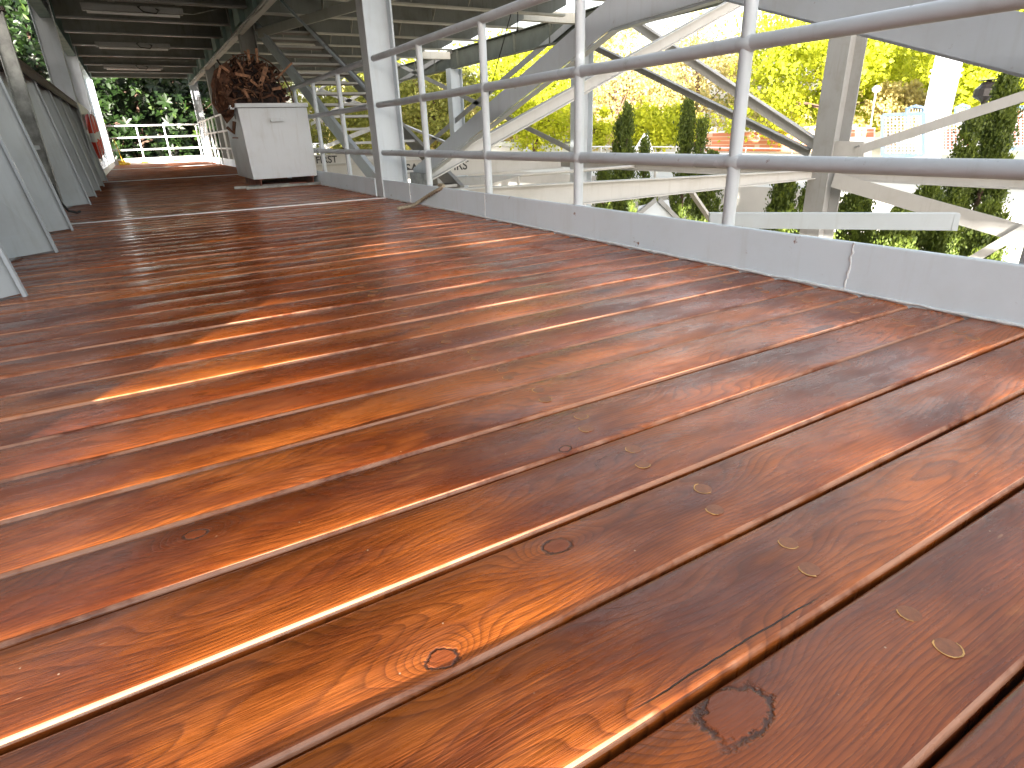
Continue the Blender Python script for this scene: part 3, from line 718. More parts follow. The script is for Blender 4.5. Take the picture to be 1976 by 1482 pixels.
# gusset plates at outer column
gp = thing('gusset_plate', 'bolted gusset plate on the big outer column', 'gusset plate', tuple(O(1640, 290)))
mb = MB(); mb.slab([O(1602, 272), O(1667, 273), O(1666, 304), O(1598, 308)], (.02, 0, 0)); mb.build('plate', 'beige', gp)
mb = MB()
for px, py in ((1652, 284), (1658, 282)):
    p = O(px, py); mb.tube([p-Vector((.02, 0, 0)), p], .015, 8)
mb.build('bolt', 'dim', gp)
# outer horizontal beam toward camera
ibeam('frame_beam', 'grey outer beam just under the lowest near rail at right', 'beam', (8.18, 5.1, -.24), (8.18, -1.5, -.26), .13, .13, .10, mat='beige', group='lower frame beams')
ibeam('frame_beam', 'lower outer beam running back between the outer columns', 'beam', (8.18, 22, -.24), (8.18, 5.5, -.24), .12, .12, .10, mat='beige', group='lower frame beams')
# short channel behind the toe board at right
a = onx(1300, 441, 2.6); b2 = onx(1846, 446, 2.6)
zc = -.04
c0, c1 = Vector((2.62, 2.9, -.065)), Vector((3.3, 1.52, -.02))
c0 = ony(1370, 440, 2.45); c1 = ony(1846, 445, 1.50)
t = thing('steel_channel', 'short pale channel end sticking out low behind the near toe board', 'channel', tuple(c1), 'lower frame beams')
hh0 = ony(1370, 413, 2.45)-c0; hh1 = ony(1852, 414, 1.50)-c1
mb = MB(); mb.slab([c0, c1, c1+hh1, c0+hh0], (.004, .012, 0)); mb.build('web', 'grey', t)
mb = MB(); mb.slab([c0+Vector((0, .012, 0)), c1+Vector((0, .012, 0)), c1+Vector((.10, .10, 0)), c0+Vector((.10, .10, 0))], (0, 0, .008)); mb.slab([c0+hh0, c1+hh1, c1+hh1+Vector((.02, .03, 0)), c0+hh0+Vector((.02, .03, 0))], (0, 0, .006)); mb.build('flange', 'grey', t)
mb = MB(); mb.slab([c1-Vector((.015, -.02, 0)), c1+Vector((.001, 0, 0)), c1+hh1+Vector((.004, 0, 0)), c1+hh1*.98-Vector((.012, -.02, 0))], (-.002, -.004, 0)); mb.build('end_plate', 'grey', t)
# bolted joint under the lower beam
def Fp(px, py): return ony(px, py, 5.38)
t = thing('splice_joint', 'bolted splice of two diagonal ties under the pale lower beam', 'joint', tuple(Fp(1275, 405)))
mb = MB(); mb.slab([Fp(1232, 398), Fp(1290, 385), Fp(1300, 430), Fp(1228, 430)], (0, .01, 0)); mb.build('plate', 'grey', t)
mb = MB(); mb.bar(Fp(1225, 415)+Vector((0, -.03, 0)), Fp(1262, 385)+Vector((0, -.03, 0)), .02, .05); mb.bar(Fp(1268, 385)+Vector((0, -.03, 0)), Fp(1310, 428)+Vector((0, -.03, 0)), .02, .05); mb.build('tie', 'dim', t)
mb = MB(); mb.bar(Fp(1335, 372), Fp(1375, 430), .03, .08, (0, -1, 0)); tag(mb.build('tie_bar', 'beige', None, tuple(Fp(1350, 400))), 'pale sloping tie bar under the lower beam', 'tie bar')

# frame at second bay with lettering
ibeam('frame_beam', 'pale cross beam lettered SAFETY FIRST seen behind the near railing', 'beam', (2.1, 11.55, -.26), (8.0, 11.45, -.25), .34, .34, .16, mat='beige', group='lower frame beams')
ibeam('frame_beam', 'farther lettered cross beam beside the storage box', 'beam', (2.1, 17.2, -.28), (8.0, 17.1, -.27), .40, .40, .16, mat='beige', group='lower frame beams')
def text(s, loc, size, rotz, label, par=None):
    cu = bpy.data.curves.new('lettering', 'FONT'); cu.body = s; cu.size = size; cu.extrude = .002; cu.offset = .004
    ob = bpy.data.objects.new('lettering', cu); COL.objects.link(ob); ob.rotation_euler = (math.pi/2, 0, rotz); ob.location = loc
    ob.scale = (1.0, 1, 1)
    dg = bpy.context.evaluated_depsgraph_get(); me = bpy.data.meshes.new_from_object(ob.evaluated_get(dg)); me.materials.clear(); me.materials.append(MT['letter'])
    bpy.data.objects.remove(ob); ob = bpy.data.objects.new('lettering', me); COL.objects.link(ob)
    ob.rotation_euler = (math.pi/2, 0, rotz)
    if par: ob.parent = par; ob.location = Vector(loc)-parent_base(par)
    else: ob.location = loc
    return ob
fb = [o for o in bpy.data.objects if o.get('label', '').startswith('pale cross beam lettered')][0]
text('SAFETY  FIRST', (4.40, 11.485, -.15), .235, 0, '', fb)
fb = [o for o in bpy.data.objects if o.get('label', '').startswith('farther lettered')][0]
text('SAFETY FIRST', (3.22, 17.14, -.08), .24, 0, '', fb)
# lower handrail pipe and glazed trough behind the near railing
t = thing('pipe_rail', 'slim pipe rail beyond the toe board running out to the right', 'pipe rail', (6, 9.2, -.1))
pts = [ony(830, 352, 9.6), ony(1000, 338, 9.5), ony(1265, 318, 9.2), ony(1575, 300, 9.0)]
mb = MB(); mb.tube(pts, .03, 8); mb.build('pipe', 'beige', t)
for p in pts[1:3]: mb = MB(); mb.tube([p, p-Vector((0, 0, .5))], .025, 8); mb.build('post', 'beige', t)
t = thing('pipe_rail', 'thin white handrail in front of the small cypresses', 'pipe rail', tuple(ony(1350, 284, 16)))
mb = MB(); mb.tube([ony(1115, 283, 17), ony(1330, 283.5, 16), ony(1560, 288, 15)], .02, 8); mb.tube([ony(1115, 294, 17), ony(1330, 295, 16), ony(1560, 300, 15)], .02, 8); mb.build('pipe', 'white', t)
for px in (1160, 1305, 1440, 1530):
    mb = MB(); p = ony(px, 283.5, 16.4); mb.tube([p, p-Vector((0, 0, 1.5))], .02, 6); mb.build('post', 'white', t)
t = thing('trough', 'grey-green trough below the lettered beam', 'trough', tuple(ony(930, 352, 9.0)))
mb = MB(); a, b2, c, d = ony(844, 344, 9), ony(1010, 338, 9), ony(940, 356, 9), ony(846, 360, 9); mb.slab([a, b2, c, d], (0, .3, 0)); mb.build('side', 'dim', t)
# beam end bits at lower left of the near toe board

# stairs beyond the railing behind the box
st = thing('staircase', 'open steel staircase with brown treads rising behind the storage box', 'staircase', (2.6, 9.0, 0))
def sp(x, f): return Vector((x, 12.0-f*5.7, 2.25-f*2.35))
for x, m2 in ((2.22, 'grey'), (3.05, 'dim')):
    mb = MB(); mb.bar(sp(x, 0), sp(x, 1), .05, .17); mb.build('stringer', m2, st)
for k in range(15):
    p = sp(2.62, (k+.5)/15); mb = MB(); mb.box((2.25, p.y-.14, p.z-.012), (3.02, p.y+.14, p.z+.012), 'brown'); mb.box((2.25, p.y-.155, p.z-.014), (3.02, p.y-.141, p.z+.014), 'beige'); mb.build('tread', 'brown', st)
mb = MB(); mb.tube([sp(2.22, 0)+Vector((0, 0, .9)), sp(2.22, 1)+Vector((0, 0, .9))], .02, 8)
mb.build('handrail', 'rail', st)
# braces seen between the box and the tall column
obrace('outer cross brace falling right beside the stairs', O(586, 163), O(760, 225), .16, 'dim', False)
obrace('dark outer brace rising right beside the stairs', O(618, 172), O(670, 130), .13, 'dim', False)
obrace('lower outer brace rising right behind the box', O(596, 296), O(740, 238), .18, 'beige', False)
obrace('upper outer brace rising right behind the box', O(600, 240), O(720, 165), .14, 'beige', False)
# brace under the ceiling, between girder and tall column
ibeam('diagonal_brace', 'flat brace under the ceiling running from the girder to the tall column', 'brace', (2.15, 11.6, 2.05), (3.6, 6.3, 2.02), .14, .14, .03, mat='beam', group=BG, top=False)
# thin wires
t = thing('wire', 'thin dark guy wires hanging from the ceiling edge', 'wire', tuple(onx(960, 110, 5)))
mb = MB(); mb.tube([onx(990, 12, 5.2), onx(937, 208, 5.2)], .008, 5); mb.build('strand', 'black', t)
mb = MB(); mb.tube([onx(999, 8, 5.2), onx(999, 58, 5.2)], .008, 5); mb.tube([onx(999, 57, 5.2), onx(999, 62, 5.2)], .02, 6); mb.build('strand', 'black', t)

# ------------------------------------------------------------------ ground, promenade
mb = MB(); mb.box((-300, -200, -3.4), (400, 400, -3.2)); o = mb.build('ground', 'earth'); tag(o, 'lower ground under the pier', None, None, 'structure')
mb = MB(); mb.box((16.5, -60, -3.19), (400, 380, -1.3)); o = mb.build('promenade', 'concrete'); tag(o, 'pale promenade paving beyond the cypresses', None, None, 'structure')

# ------------------------------------------------------------------ foliage
def tri_cloud(name, mat, pos, nrm_len, size, tint, parent=None, base=None, aspect=1.7, upbias=0., seed=1, dirs=None):
    """many small leaf quads"""
    rs = np.random.RandomState(seed); n = len(pos)
    if dirs is None:
        d = rs.normal(size=(n, 3)); d[:, 2] += upbias
    else: d = dirs+rs.normal(size=(n, 3))*.25
    d /= np.linalg.norm(d, axis=1)[:, None]
    e = rs.normal(size=(n, 3)); s = np.cross(d, e); s /= np.linalg.norm(s, axis=1)[:, None]
    sz = size*rs.uniform(.6, 1.35, n)[:, None]
    b = parent_base(parent) if parent else (Vector(base) if base is not None else Vector((0, 0, 0)))
    P = pos-np.array(b)
    v = np.stack([P, P+d*sz*.5*aspect+s*sz*.5, P+d*sz*aspect, P+d*sz*.5*aspect-s*sz*.5], 1).reshape(-1, 3)
    me = bpy.data.meshes.new(name); me.vertices.add(4*n); me.vertices.foreach_set('co', v.ravel())
    me.loops.add(4*n); me.loops.foreach_set('vertex_index', np.arange(4*n)); me.polygons.add(n)
    me.polygons.foreach_set('loop_start', np.arange(n)*4); me.polygons.foreach_set('loop_total', np.full(n, 4))
    me.materials.append(MT[mat]); at = me.attributes.new('tint', 'FLOAT', 'FACE'); at.data.foreach_set('value', np.clip(tint, 0, 1))
    me.update(); me.validate()
    o = bpy.data.objects.new(name, me); COL.objects.link(o)
    if parent: o.parent = parent
    elif base is not None: o.location = b
    return o
def crown_points(c, rad, nclump, per, seed, spread=.22, hollow=.35):
    rs = np.random.RandomState(seed); c = np.array(c); rad = np.array(rad)
    q = rs.normal(size=(nclump, 3)); q /= np.linalg.norm(q, axis=1)[:, None]; q *= rs.uniform(hollow, 1, nclump)[:, None]**.6
    cl = c+q*rad*(1+.15*rs.normal(size=(nclump, 1)))
    sz = rs.uniform(.5, 1.3, nclump)
    pts = []; tint = []
    for k in range(nclump):
        m = int(per*sz[k]); g = rs.normal(size=(m, 3))*rad.mean()*spread*sz[k]; g[:, 2] *= .6
        pts.append(cl[k]+g); tint.append(rs.uniform(0, 1, m)*.6+rs.uniform(0, .4))
    return np.concatenate(pts), np.concatenate(tint), cl
def tree(name, label, cat, base, crown_c, rad, mat, nclump, per, leafsz, seed, trunk_r=.18, group=None, spread=.2, limbs=7, hollow=.35, aspect=1.4):
    t = thing(name, label, cat, tuple(base), group)
    P, T, cl = crown_points(crown_c, rad, nclump, per, seed, spread, hollow)
    tri_cloud('crown', mat, P, 0, leafsz, T, t, seed=seed, aspect=aspect)
    r = random.Random(seed); mb = MB(); b = Vector(base); top = Vector(crown_c)
    fork = b+(top-b)*.45+Vector((r.uniform(-.3, .3), 0, 0))
    mb.tube([b, b+(fork-b)*.5+Vector((r.uniform(-.2, .2), 0, 0)), fork, top+Vector((0, 0, rad[2]*.4))], [trunk_r, trunk_r*.8, trunk_r*.62, trunk_r*.12], 8)
    for k in range(limbs):
        e_ = Vector(cl[r.randrange(len(cl))]); s = fork+(top-fork)*r.uniform(0, .8); m = (s+e_)/2+Vector((r.uniform(-.3, .3), r.uniform(-.3, .3), r.uniform(-.1, .5)))
        mb.tube([s, m, e_], [trunk_r*.38, trunk_r*.2, trunk_r*.06], 5)
    mb.build('trunk', 'bark', t)
    return t
def px_tree(name, label, cat, px, py, D, w_px, h_px, mat, nclump, per, leafsz, seed, gz=-1.3, **kw):
    c = far(px, py, D); leafsz *= .62; per = int(per*2.3)
    dcam = (RW.T@np.array(c-Vector(EYE)))[2]; m = dcam/F
    rad = (w_px*m/2, w_px*m/2, h_px*m/2)
    return tree(name, label, cat, (c.x, c.y, gz), c, rad, mat, nclump, per, leafsz, seed, **kw)
TG = 'trees beyond the promenade'
px_tree('yellow_tree', 'large yellow-green tree behind the big outer column', 'tree', 1600, 140, 48, 330, 230, 'leafyellow', 90, 70, .34, 101, trunk_r=.2, group=TG, spread=.16, limbs=14)
px_tree('yellow_tree', 'yellow-green tree right of the big outer column', 'tree', 1745, 130, 52, 190, 200, 'leafyellow', 60, 70, .34, 102, trunk_r=.2, group=TG, spread=.17)
px_tree('yellow_tree', 'tree at the right edge behind the lantern', 'tree', 1945, 110, 40, 200, 200, 'leafyellow', 55, 70, .28, 103, trunk_r=.2, group=TG, spread=.18)
px_tree('yellow_bush', 'rounded yellow-green bush between the small cypresses', 'bush', 1265, 245, 38, 150, 75, 'leafyellow', 50, 70, .24, 104, trunk_r=.1, group=TG, spread=.2)
px_tree('yellow_bush', 'yellow-green bush just left of the small cypresses', 'bush', 1145, 245, 44, 60, 70, 'leafyellow', 24, 60, .25, 114, trunk_r=.1, group=TG, spread=.2)
px_tree('yellow_tree', 'bright yellow tree under the dark girder left of centre', 'tree', 1030, 175, 45, 230, 190, 'leafyellow', 75, 80, .30, 105, trunk_r=.22, group=TG, spread=.17)
px_tree('olive_tree', 'olive tree with dark trunk beside the tall grey column', 'tree', 835, 200, 36, 190, 160, 'leafolive', 75, 80, .20, 106, trunk_r=.35, group=TG, spread=.17, limbs=12)
px_tree('olive_tree', 'olive-yellow tree between the box and tall column', 'tree', 655, 210, 36, 210, 190, 'leafolive', 70, 80, .2, 107, trunk_r=.25, group=TG, spread=.17)
px_tree('ochre_tree', 'pale ochre tree with a tall thin trunk right of the middle post', 'tree', 1190, 170, 60, 200, 210, 'leaforange', 70, 60, .32, 108, trunk_r=.3, group=TG, spread=.17, limbs=12)
px_tree('ochre_tree', 'pale ochre tree right of centre below the gap of white sky', 'tree', 1350, 170, 66, 240, 220, 'leaforange', 75, 60, .34, 109, trunk_r=.25, group=TG, spread=.18, limbs=12)
px_tree('ochre_tree', 'faint ochre tree below the near arch', 'tree', 1500, 130, 72, 180, 220, 'leafolive', 50, 60, .36, 110, trunk_r=.25, group=TG, spread=.18)
px_tree('ochre_tree', 'ochre bush left of the white pillar', 'tree', 1745, 200, 44, 120, 70, 'leaforange', 40, 60, .25, 111, trunk_r=.12, group=TG, spread=.18)
px_tree('olive_tree', 'olive tree right of the white pillar below the girder', 'tree', 1890, 175, 50, 170, 110, 'leafolive', 50, 60, .28, 112, trunk_r=.2, group=TG, spread=.18)
px_tree('yellow_tree', 'yellow tree seen through the rails above the stairs', 'tree', 740, 160, 50, 120, 120, 'leafyellow', 40, 70, .28, 113, trunk_r=.2, group=TG, spread=.18)

def cypress(label, px, py, D, w_px, gz, seed, n=5200, sizes=.055):
    top = far(px, py, D); dcam = (RW.T@np.array(top-Vector(EYE)))[2]; R = w_px*dcam/F/2
    x, y, zt = top; H = zt-gz; rs = np.random.RandomState(seed)
    t = thing('cypress', label, 'cypress', (x, y, gz), 'cypresses along the promenade edge')
    nf = int(80*max(1, H/3)); P = []; T = []; Dd = []
    per = n//nf
    for k in range(nf):
        f = rs.uniform(0, 1)**.8; a = rs.uniform(0, 2*math.pi); rr = R*(1-f)**.95*(1+.22*rs.normal())*rs.uniform(.55, 1.05)
        b0 = np.array([x+rr*math.cos(a), y+rr*math.sin(a), gz+.15+f*(H-.35)])
        L = rs.uniform(.25, .6)*(1-.4*f); lean = np.array([math.cos(a)*.25, math.sin(a)*.25, 1.])
        m = per; u = rs.uniform(0, 1, m)
        w = .11*(1-u)**.8+.012
        pts = b0+lean*(u*L)[:, None]+rs.normal(size=(m, 3))*w[:, None]*.75
        P.append(pts); T.append(np.clip(rs.uniform(0, .35, m)+.5*u*rs.uniform(.4, 1)+rs.uniform(-.1, .15), 0, 1)); Dd.append(np.tile(lean/np.linalg.norm(lean), (m, 1)))
    P = np.concatenate(P); T = np.concatenate(T); Dd = np.concatenate(Dd)
    tri_cloud('crown', 'cypress', P, 0, sizes, T, t, seed=seed, aspect=1.9, dirs=Dd)
    mb = MB(); mb.tube([(x, y, gz), (x, y, gz+H*.85)], [R*.18, .02], 6); mb.build('trunk', 'bark', t)
CY_ = [
 ('taller of the two small cypresses in the gap left of the near post', 1330, 193, 17.5, 52, -3.2, 3600),
 ('small companion cypress touching the taller one', 1356, 232, 17.2, 26, -3.2, 1800),
 ('pointed small cypress left of the yellow bush', 1212, 208, 18, 38, -3.2, 3000),
 ('bushy cypress leaning on the pointed small one', 1196, 232, 18.3, 40, -3.2, 3000),
 ('tiny cypress tip poking above the white handrail', 1245, 262, 20, 22, -3.2, 1400),
 ('cypress under the pale lower beam', 1375, 300, 12.5, 90, -3.2, 5000),
 ('dense cypress below the beam left of the big column', 1515, 335, 12.2, 100, -3.2, 7000),
 ('cypress directly behind the foot of the big column', 1575, 345, 12.0, 90, -3.2, 5000),
 ('cypress right of the big column with a ragged top', 1660, 345, 12.6, 105, -3.2, 7000),
 ('tall cypress below the lantern at right', 1952, 140, 13.5, 118, -3.2, 13000),
 ('second stem beside the tall cypress', 1882, 215, 13.2, 60, -3.2, 4500),
 ('wide low cypress left of the tall one, behind the falling brace', 1800, 355, 12.4, 170, -3.2, 10000),
 ('low cypress with dry twigs under the channel end', 1740, 400, 11.4, 120, -3.2, 7000),
 ('cypress at the right edge just above the toe board', 1915, 400, 11.0, 130, -3.2, 8000),
 ('small cypress far left behind the lettered beam', 1165, 305, 14, 40, -3.2, 2500),
 ('low cypress left of the near post under the beam', 1255, 385, 11.5, 90, -3.2, 4000),
]
for i, (lb, px, py, D, w, gz, n) in enumerate(CY_): cypress(lb, px, py, D, w*(1.25 if py > 290 else 1.1), gz, 300+i, int(n*3.1), .030 if D < 15 else .038)

# broad leaved trees: rosettes
def rosette_tree(name, label, base, box0, box1, n, leafL, seed, group=None, dens_trunks=3, backing=True):
    t = thing(name, label, 'tree', base, group); rs = np.random.RandomState(seed)
    P = []; D = []; S = []; T = []
    a = np.array(box0); b = np.array(box1)
    for k in range(n):
        c = a+(b-a)*rs.rand(3); ax = rs.normal(size=3)+np.array([0, -.9, .7]); ax /= np.linalg.norm(ax)
        m = rs.randint(5, 9); tt = rs.rand(); e1 = np.cross(ax, rs.normal(size=3)); e1 /= np.linalg.norm(e1); e2 = np.cross(ax, e1); ph = rs.rand()*6
        for j in range(m):
            an = ph+2*math.pi*j/m; rad = e1*math.cos(an)+e2*math.sin(an); d = rad*.85+ax*rs.uniform(.1, .6); d /= np.linalg.norm(d)
            sd = np.cross(d, ax); sd /= np.linalg.norm(sd)+1e-6
            P.append(c); D.append(d); S.append(sd); T.append(tt*.7+rs.rand()*.3)
    P = np.array(P); D = np.array(D); S = np.array(S); m = len(P); L = (leafL*rs.uniform(.7, 1.2, m))[:, None]
    U = np.cross(S, D)
    P = P-np.array(base)
    rows = [P, P+D*L*.35+S*L*.17+U*L*.03, P+D*L*.72+S*L*.19+U*L*.03, P+D*L-U*L*.06, P+D*L*.72-S*L*.19+U*L*.03, P+D*L*.35-S*L*.17+U*L*.03, P+D*L*.5-U*L*.015]
    v = np.stack(rows, 1).reshape(-1, 3); nf = 7
    me = bpy.data.meshes.new('crown'); fs = []
    base_f = [(0, 1, 6), (1, 2, 6), (2, 3, 6), (3, 4, 6), (4, 5, 6), (5, 0, 6)]
    idx = (np.arange(m)[:, None, None]*nf+np.array(base_f)[None]).reshape(-1, 3)
    me.vertices.add(m*nf); me.vertices.foreach_set('co', v.ravel()); me.loops.add(len(idx)*3); me.loops.foreach_set('vertex_index', idx.ravel())
    me.polygons.add(len(idx)); me.polygons.foreach_set('loop_start', np.arange(len(idx))*3); me.polygons.foreach_set('loop_total', np.full(len(idx), 3))
    me.materials.append(MT['leafdark']); at = me.attributes.new('tint', 'FLOAT', 'FACE'); at.data.foreach_set('value', np.repeat(np.array(T), 6))
    me.update(); me.validate(); o = bpy.data.objects.new('crown', me); COL.objects.link(o); o.parent = t
    r = random.Random(seed); mb = MB()
    for k in range(dens_trunks):
        x = r.uniform(box0[0], box1[0]); y = (box0[1]+box1[1])/2+.3; mb.tube([(x, y, -3.2), (x+r.uniform(-.3, .3), y, 0), (x+r.uniform(-.8, .8), y, 2), (x+r.uniform(-1, 1), y-.4, box1[2])], [.16, .13, .09, .03], 7)
        for j in range(6):
            z = r.uniform(-.5, 3); mb.tube([(x, y, z), (x+r.uniform(-1, 1), y-r.uniform(.2, 1), z+r.uniform(.2, .8)), (x+r.uniform(-1.6, 1.6), y-r.uniform(.5, 1.6), z+r.uniform(.2, 1.2))], [.05, .03, .012], 5)
    mb.build('trunk', 'bark', t)
    return t
BT = 'broad leaved trees round the pier end'
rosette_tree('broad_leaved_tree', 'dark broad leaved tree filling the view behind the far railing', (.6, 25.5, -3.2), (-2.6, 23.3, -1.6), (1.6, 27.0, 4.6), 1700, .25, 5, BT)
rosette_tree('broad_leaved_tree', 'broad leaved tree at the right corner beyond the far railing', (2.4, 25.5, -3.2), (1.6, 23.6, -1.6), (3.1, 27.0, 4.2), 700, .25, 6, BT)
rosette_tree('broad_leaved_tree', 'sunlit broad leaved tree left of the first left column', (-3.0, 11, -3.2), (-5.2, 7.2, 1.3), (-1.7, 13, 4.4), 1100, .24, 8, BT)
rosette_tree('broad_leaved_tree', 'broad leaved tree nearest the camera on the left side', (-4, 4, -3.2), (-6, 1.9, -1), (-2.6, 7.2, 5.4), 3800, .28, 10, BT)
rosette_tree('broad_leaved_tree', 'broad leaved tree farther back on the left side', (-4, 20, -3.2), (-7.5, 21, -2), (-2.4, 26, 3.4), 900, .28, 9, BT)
rs = np.random.RandomState(79); n = 26000
P = np.stack([rs.uniform(-10.5, -8.5, n), rs.uniform(-36, 4, n), rs.uniform(2.1, 5.2, n)], 1)
o = tri_cloud('woodland', 'leafdark', P, 0, .42, rs.uniform(0, .6, n), None, (-10, 0, -3.2), seed=14, aspect=1.2); tag(o, 'added leaf mass left of the pier, shaped to block the low sun', None, None, 'stuff')  # unseen foliage, height and extent set to keep low sun off the frame
mb = MB()
rs = np.random.RandomState(77); n = 26000
P = np.stack([rs.uniform(-16, 3.6, n), rs.uniform(28.5, 32, n), rs.uniform(-3.2, 8.5, n)], 1)
o = tri_cloud('woodland', 'leafdark', P, 0, .45, rs.uniform(0, .45, n), None, (0, 30, -3.2), seed=4, aspect=1.2); tag(o, 'dark woodland mass behind the end of the pier', None, None, 'stuff')
rs = np.random.RandomState(78); n = 20000
ang = rs.uniform(math.radians(-2), math.radians(75), n); dist = rs.uniform(85, 100, n)
P = np.stack([dist*np.cos(ang), dist*np.sin(ang), -1.3+rs.beta(1.1, 1.5, n)*9.0*(.75+.25*np.sin(ang*17)+.15*np.sin(ang*41))], 1)
o = tri_cloud('woodland', 'leaforange', P, 0, .8, rs.uniform(0, 1, n), None, (60, 60, -1.3), seed=5, aspect=1.2); tag(o, 'pale ochre belt of far trees along the horizon', None, None, 'stuff')

# ------------------------------------------------------------------ midground things
def quad_on(z, pxs, h):
    return [onz(*p, z) for p in pxs]
# brick wall
a, b2 = onz(1360, 292, -1.3), onz(1640, 292, -1.3)
t = thing('brick_wall', 'low red brick wall beyond the promenade', 'wall', tuple((a+b2)/2))
d = (b2-a).normalized(); nrm = Vector((-d.y, d.x, 0))
mb = MB(); mb.slab([a, b2, b2+Vector((0, 0, 1.45)), a+Vector((0, 0, 1.25))], nrm*.3); mb.build('wall', 'brick', t)
mb = MB(); mb.slab([a-nrm*.05+Vector((0, 0, 1.26)), b2-nrm*.05+Vector((0, 0, 1.46)), b2-nrm*.05+Vector((0, 0, 1.60)), a-nrm*.05+Vector((0, 0, 1.40))], nrm*.4); mb.build('coping', 'white', t)
a, b2 = far(1628, 268, 34), far(1688, 268, 34)
t = thing('planter_wall', 'short brick panel with white edging right of the big column', 'wall', (a.x, a.y, -1.3))
mb = MB(); mb.slab([(a.x, a.y, -1.3), (b2.x, b2.y, -1.3), tuple(far(1690, 246, 34)), tuple(far(1628, 246, 34))], (.3, .2, 0)); mb.build('frame', 'white', t)
mb = MB(); off = (Vector(EYE)-a).normalized()*.06; mb.slab([far(1632, 264, 34)+off, far(1650, 264, 34)+off, far(1650, 250, 34)+off, far(1632, 250, 34)+off], (.02, .02, 0)); mb.slab([far(1661, 264, 34)+off, far(1686, 264, 34)+off, far(1686, 249, 34)+off, far(1661, 249, 34)+off], (.02, .02, 0)); mb.build('brick_panel', 'brick', t)
# lattice fence panels
def fpanel(label, px0, px1, ybot0, ybot1, ytop, D, orange=None, mat='blue'):
    a, b2 = far(px0, ybot0, D), far(px1, ybot1, D); c = far(px1, ytop, D); d0 = far(px0, ytop+3, D)
    t = thing('fence_panel', label, 'fence panel', tuple(a), 'lattice fence panels on the promenade')
    mb = MB(); w = .09
    for p, q in ((a, b2), (b2, c), (c, d0), (d0, a)): mb.bar(p, q, w, w)
    mb.build('frame', mat, t)
    mb = MB(); nx = max(5, int((px1-px0)/7)); ny = int((ybot0-ytop)/6)
    for i in range(1, nx): f = i/nx; mb.bar(a.lerp(b2, f), d0.lerp(c, f), .02, .04)
    for i in range(1, ny): f = i/ny; mb.bar(a.lerp(d0, f), b2.lerp(c, f), .04, .02)
    mb.build('lattice', 'mesh', t)
    dv = (a-Vector(EYE)); dv.z = 0; dv.normalize()
    if orange:
        x0, x1, y0, y1 = orange; mb = MB(); off = dv*.35
        mb.slab([far(x0, y0, D)+off, far(x1, y0, D)+off, far(x1, y1, D)+off, far(x0, y1, D)+off], dv*.03); mb.build('orange_sheet', 'orange', t)
    return t
fpanel('blue framed lattice panel leftmost beside the white pillar', 1703, 1782, 300, 300, 219, 22, None)
fpanel('pale lattice panel with orange sheet left of the tall cypress', 1790, 1885, 296, 292, 222, 22.5, (1822, 1870, 288, 250), 'mesh')
fpanel('lattice panel with orange sheet at the right edge', 1896, 2000, 290, 285, 206, 23, (1950, 2000, 280, 212), 'blue')
for i, (x0, x1, y) in enumerate(((1750, 1783, 206), (1845, 1868, 204))):
    lb = ('small arched barrier left of the white pillar foot', 'small arched barrier right of the white pillar foot')[i]
    t = thing('barrier', lb, 'barrier', tuple(far(x0, 225, 27)), 'small barriers')
    mb = MB(); pts = [far(x0, 240, 27), far(x0, y+3, 27), far((x0+x1)/2, y-1, 27), far(x1, y+2, 27), far(x1, 240, 27)]; mb.tube(pts, .06, 6); mb.build('frame', 'blue', t)
    mb = MB()
    for k in range(1, 6): mb.bar(far(x0+(x1-x0)*k/6, y+4, 27), far(x0+(x1-x0)*k/6, 240, 27), .03, .03)
    mb.build('bars', 'mesh', t)
# white pillar building
D = 30
t = thing('white_pillar', 'tall white square pillar with moulded band beyond the fence panels', 'pillar', tuple(far(1812, 260, D)))
a = far(1782, 212, D); b2 = far(1811, 212, D); c = far(1838, 210, D+.9)
p0 = Vector((a.x, a.y, -1.3)); p1 = Vector((b2.x, b2.y, -1.3)); p2 = Vector((c.x, c.y, -1.3)); p3 = p0+(p2-p1)
mb = MB(); mb.hexa([p0, p1, p2, p3]+[q+Vector((0, 0, 6.5)) for q in (p0, p1, p2, p3)]); mb.build('shaft', 'pillar', t, bevel=.03)
mb = MB(); cc = (p0+p1+p2+p3)/4
for z in (1.9, 2.1): mb.hexa([cc+(q-cc)*1.12+Vector((0, 0, z+1.35-.04)) for q in (p0, p1, p2, p3)]+[cc+(q-cc)*1.12+Vector((0, 0, z+1.35+.04)) for q in (p0, p1, p2, p3)])
mb.build('moulding', 'pillar', t)
# lantern
lp = far(1897, 205, 20)
t = thing('street_lantern', 'dark domed lantern street lamp above the diagonal brace at right', 'street lamp', (lp.x, lp.y, -1.3))
m_ = lambda py: far(1897, py, 20).z
zs = [(m_(206), .05), (m_(196), .10), (m_(188), .30), (m_(186), .34), (m_(172), .33), (m_(166), .24), (m_(160), .18), (m_(157), .06), (m_(155), .30), (m_(153), .02)]
mb = MB(); mb.tube([(lp.x, lp.y, z) for z, r_ in zs], [r_*.8 for z, r_ in zs], 14, smooth=False); mb.build('lantern_head', 'lantern', t)
mb = MB(); mb.tube([(lp.x, lp.y, -1.3), (lp.x, lp.y, m_(205))], .07, 8); mb.build('pole', 'lantern', t)
lp = far(1682, 240, 42)
t = thing('globe_lamp', 'slim lamp post with a small round head among the yellow trees', 'street lamp', (lp.x, lp.y, -1.3))
mb = MB(); mb.tube([(lp.x, lp.y, -1.3), tuple(far(1690, 176, 42))], .05, 6); mb.build('pole', 'dim', t)
p = far(1691, 172, 42); mb = MB(); mb.tube([p+Vector((0, 0, z)) for z in (-.18, -.1, .05, .16, .2)], [.08, .2, .24, .14, .02], 10); mb.build('globe', 'white', t)
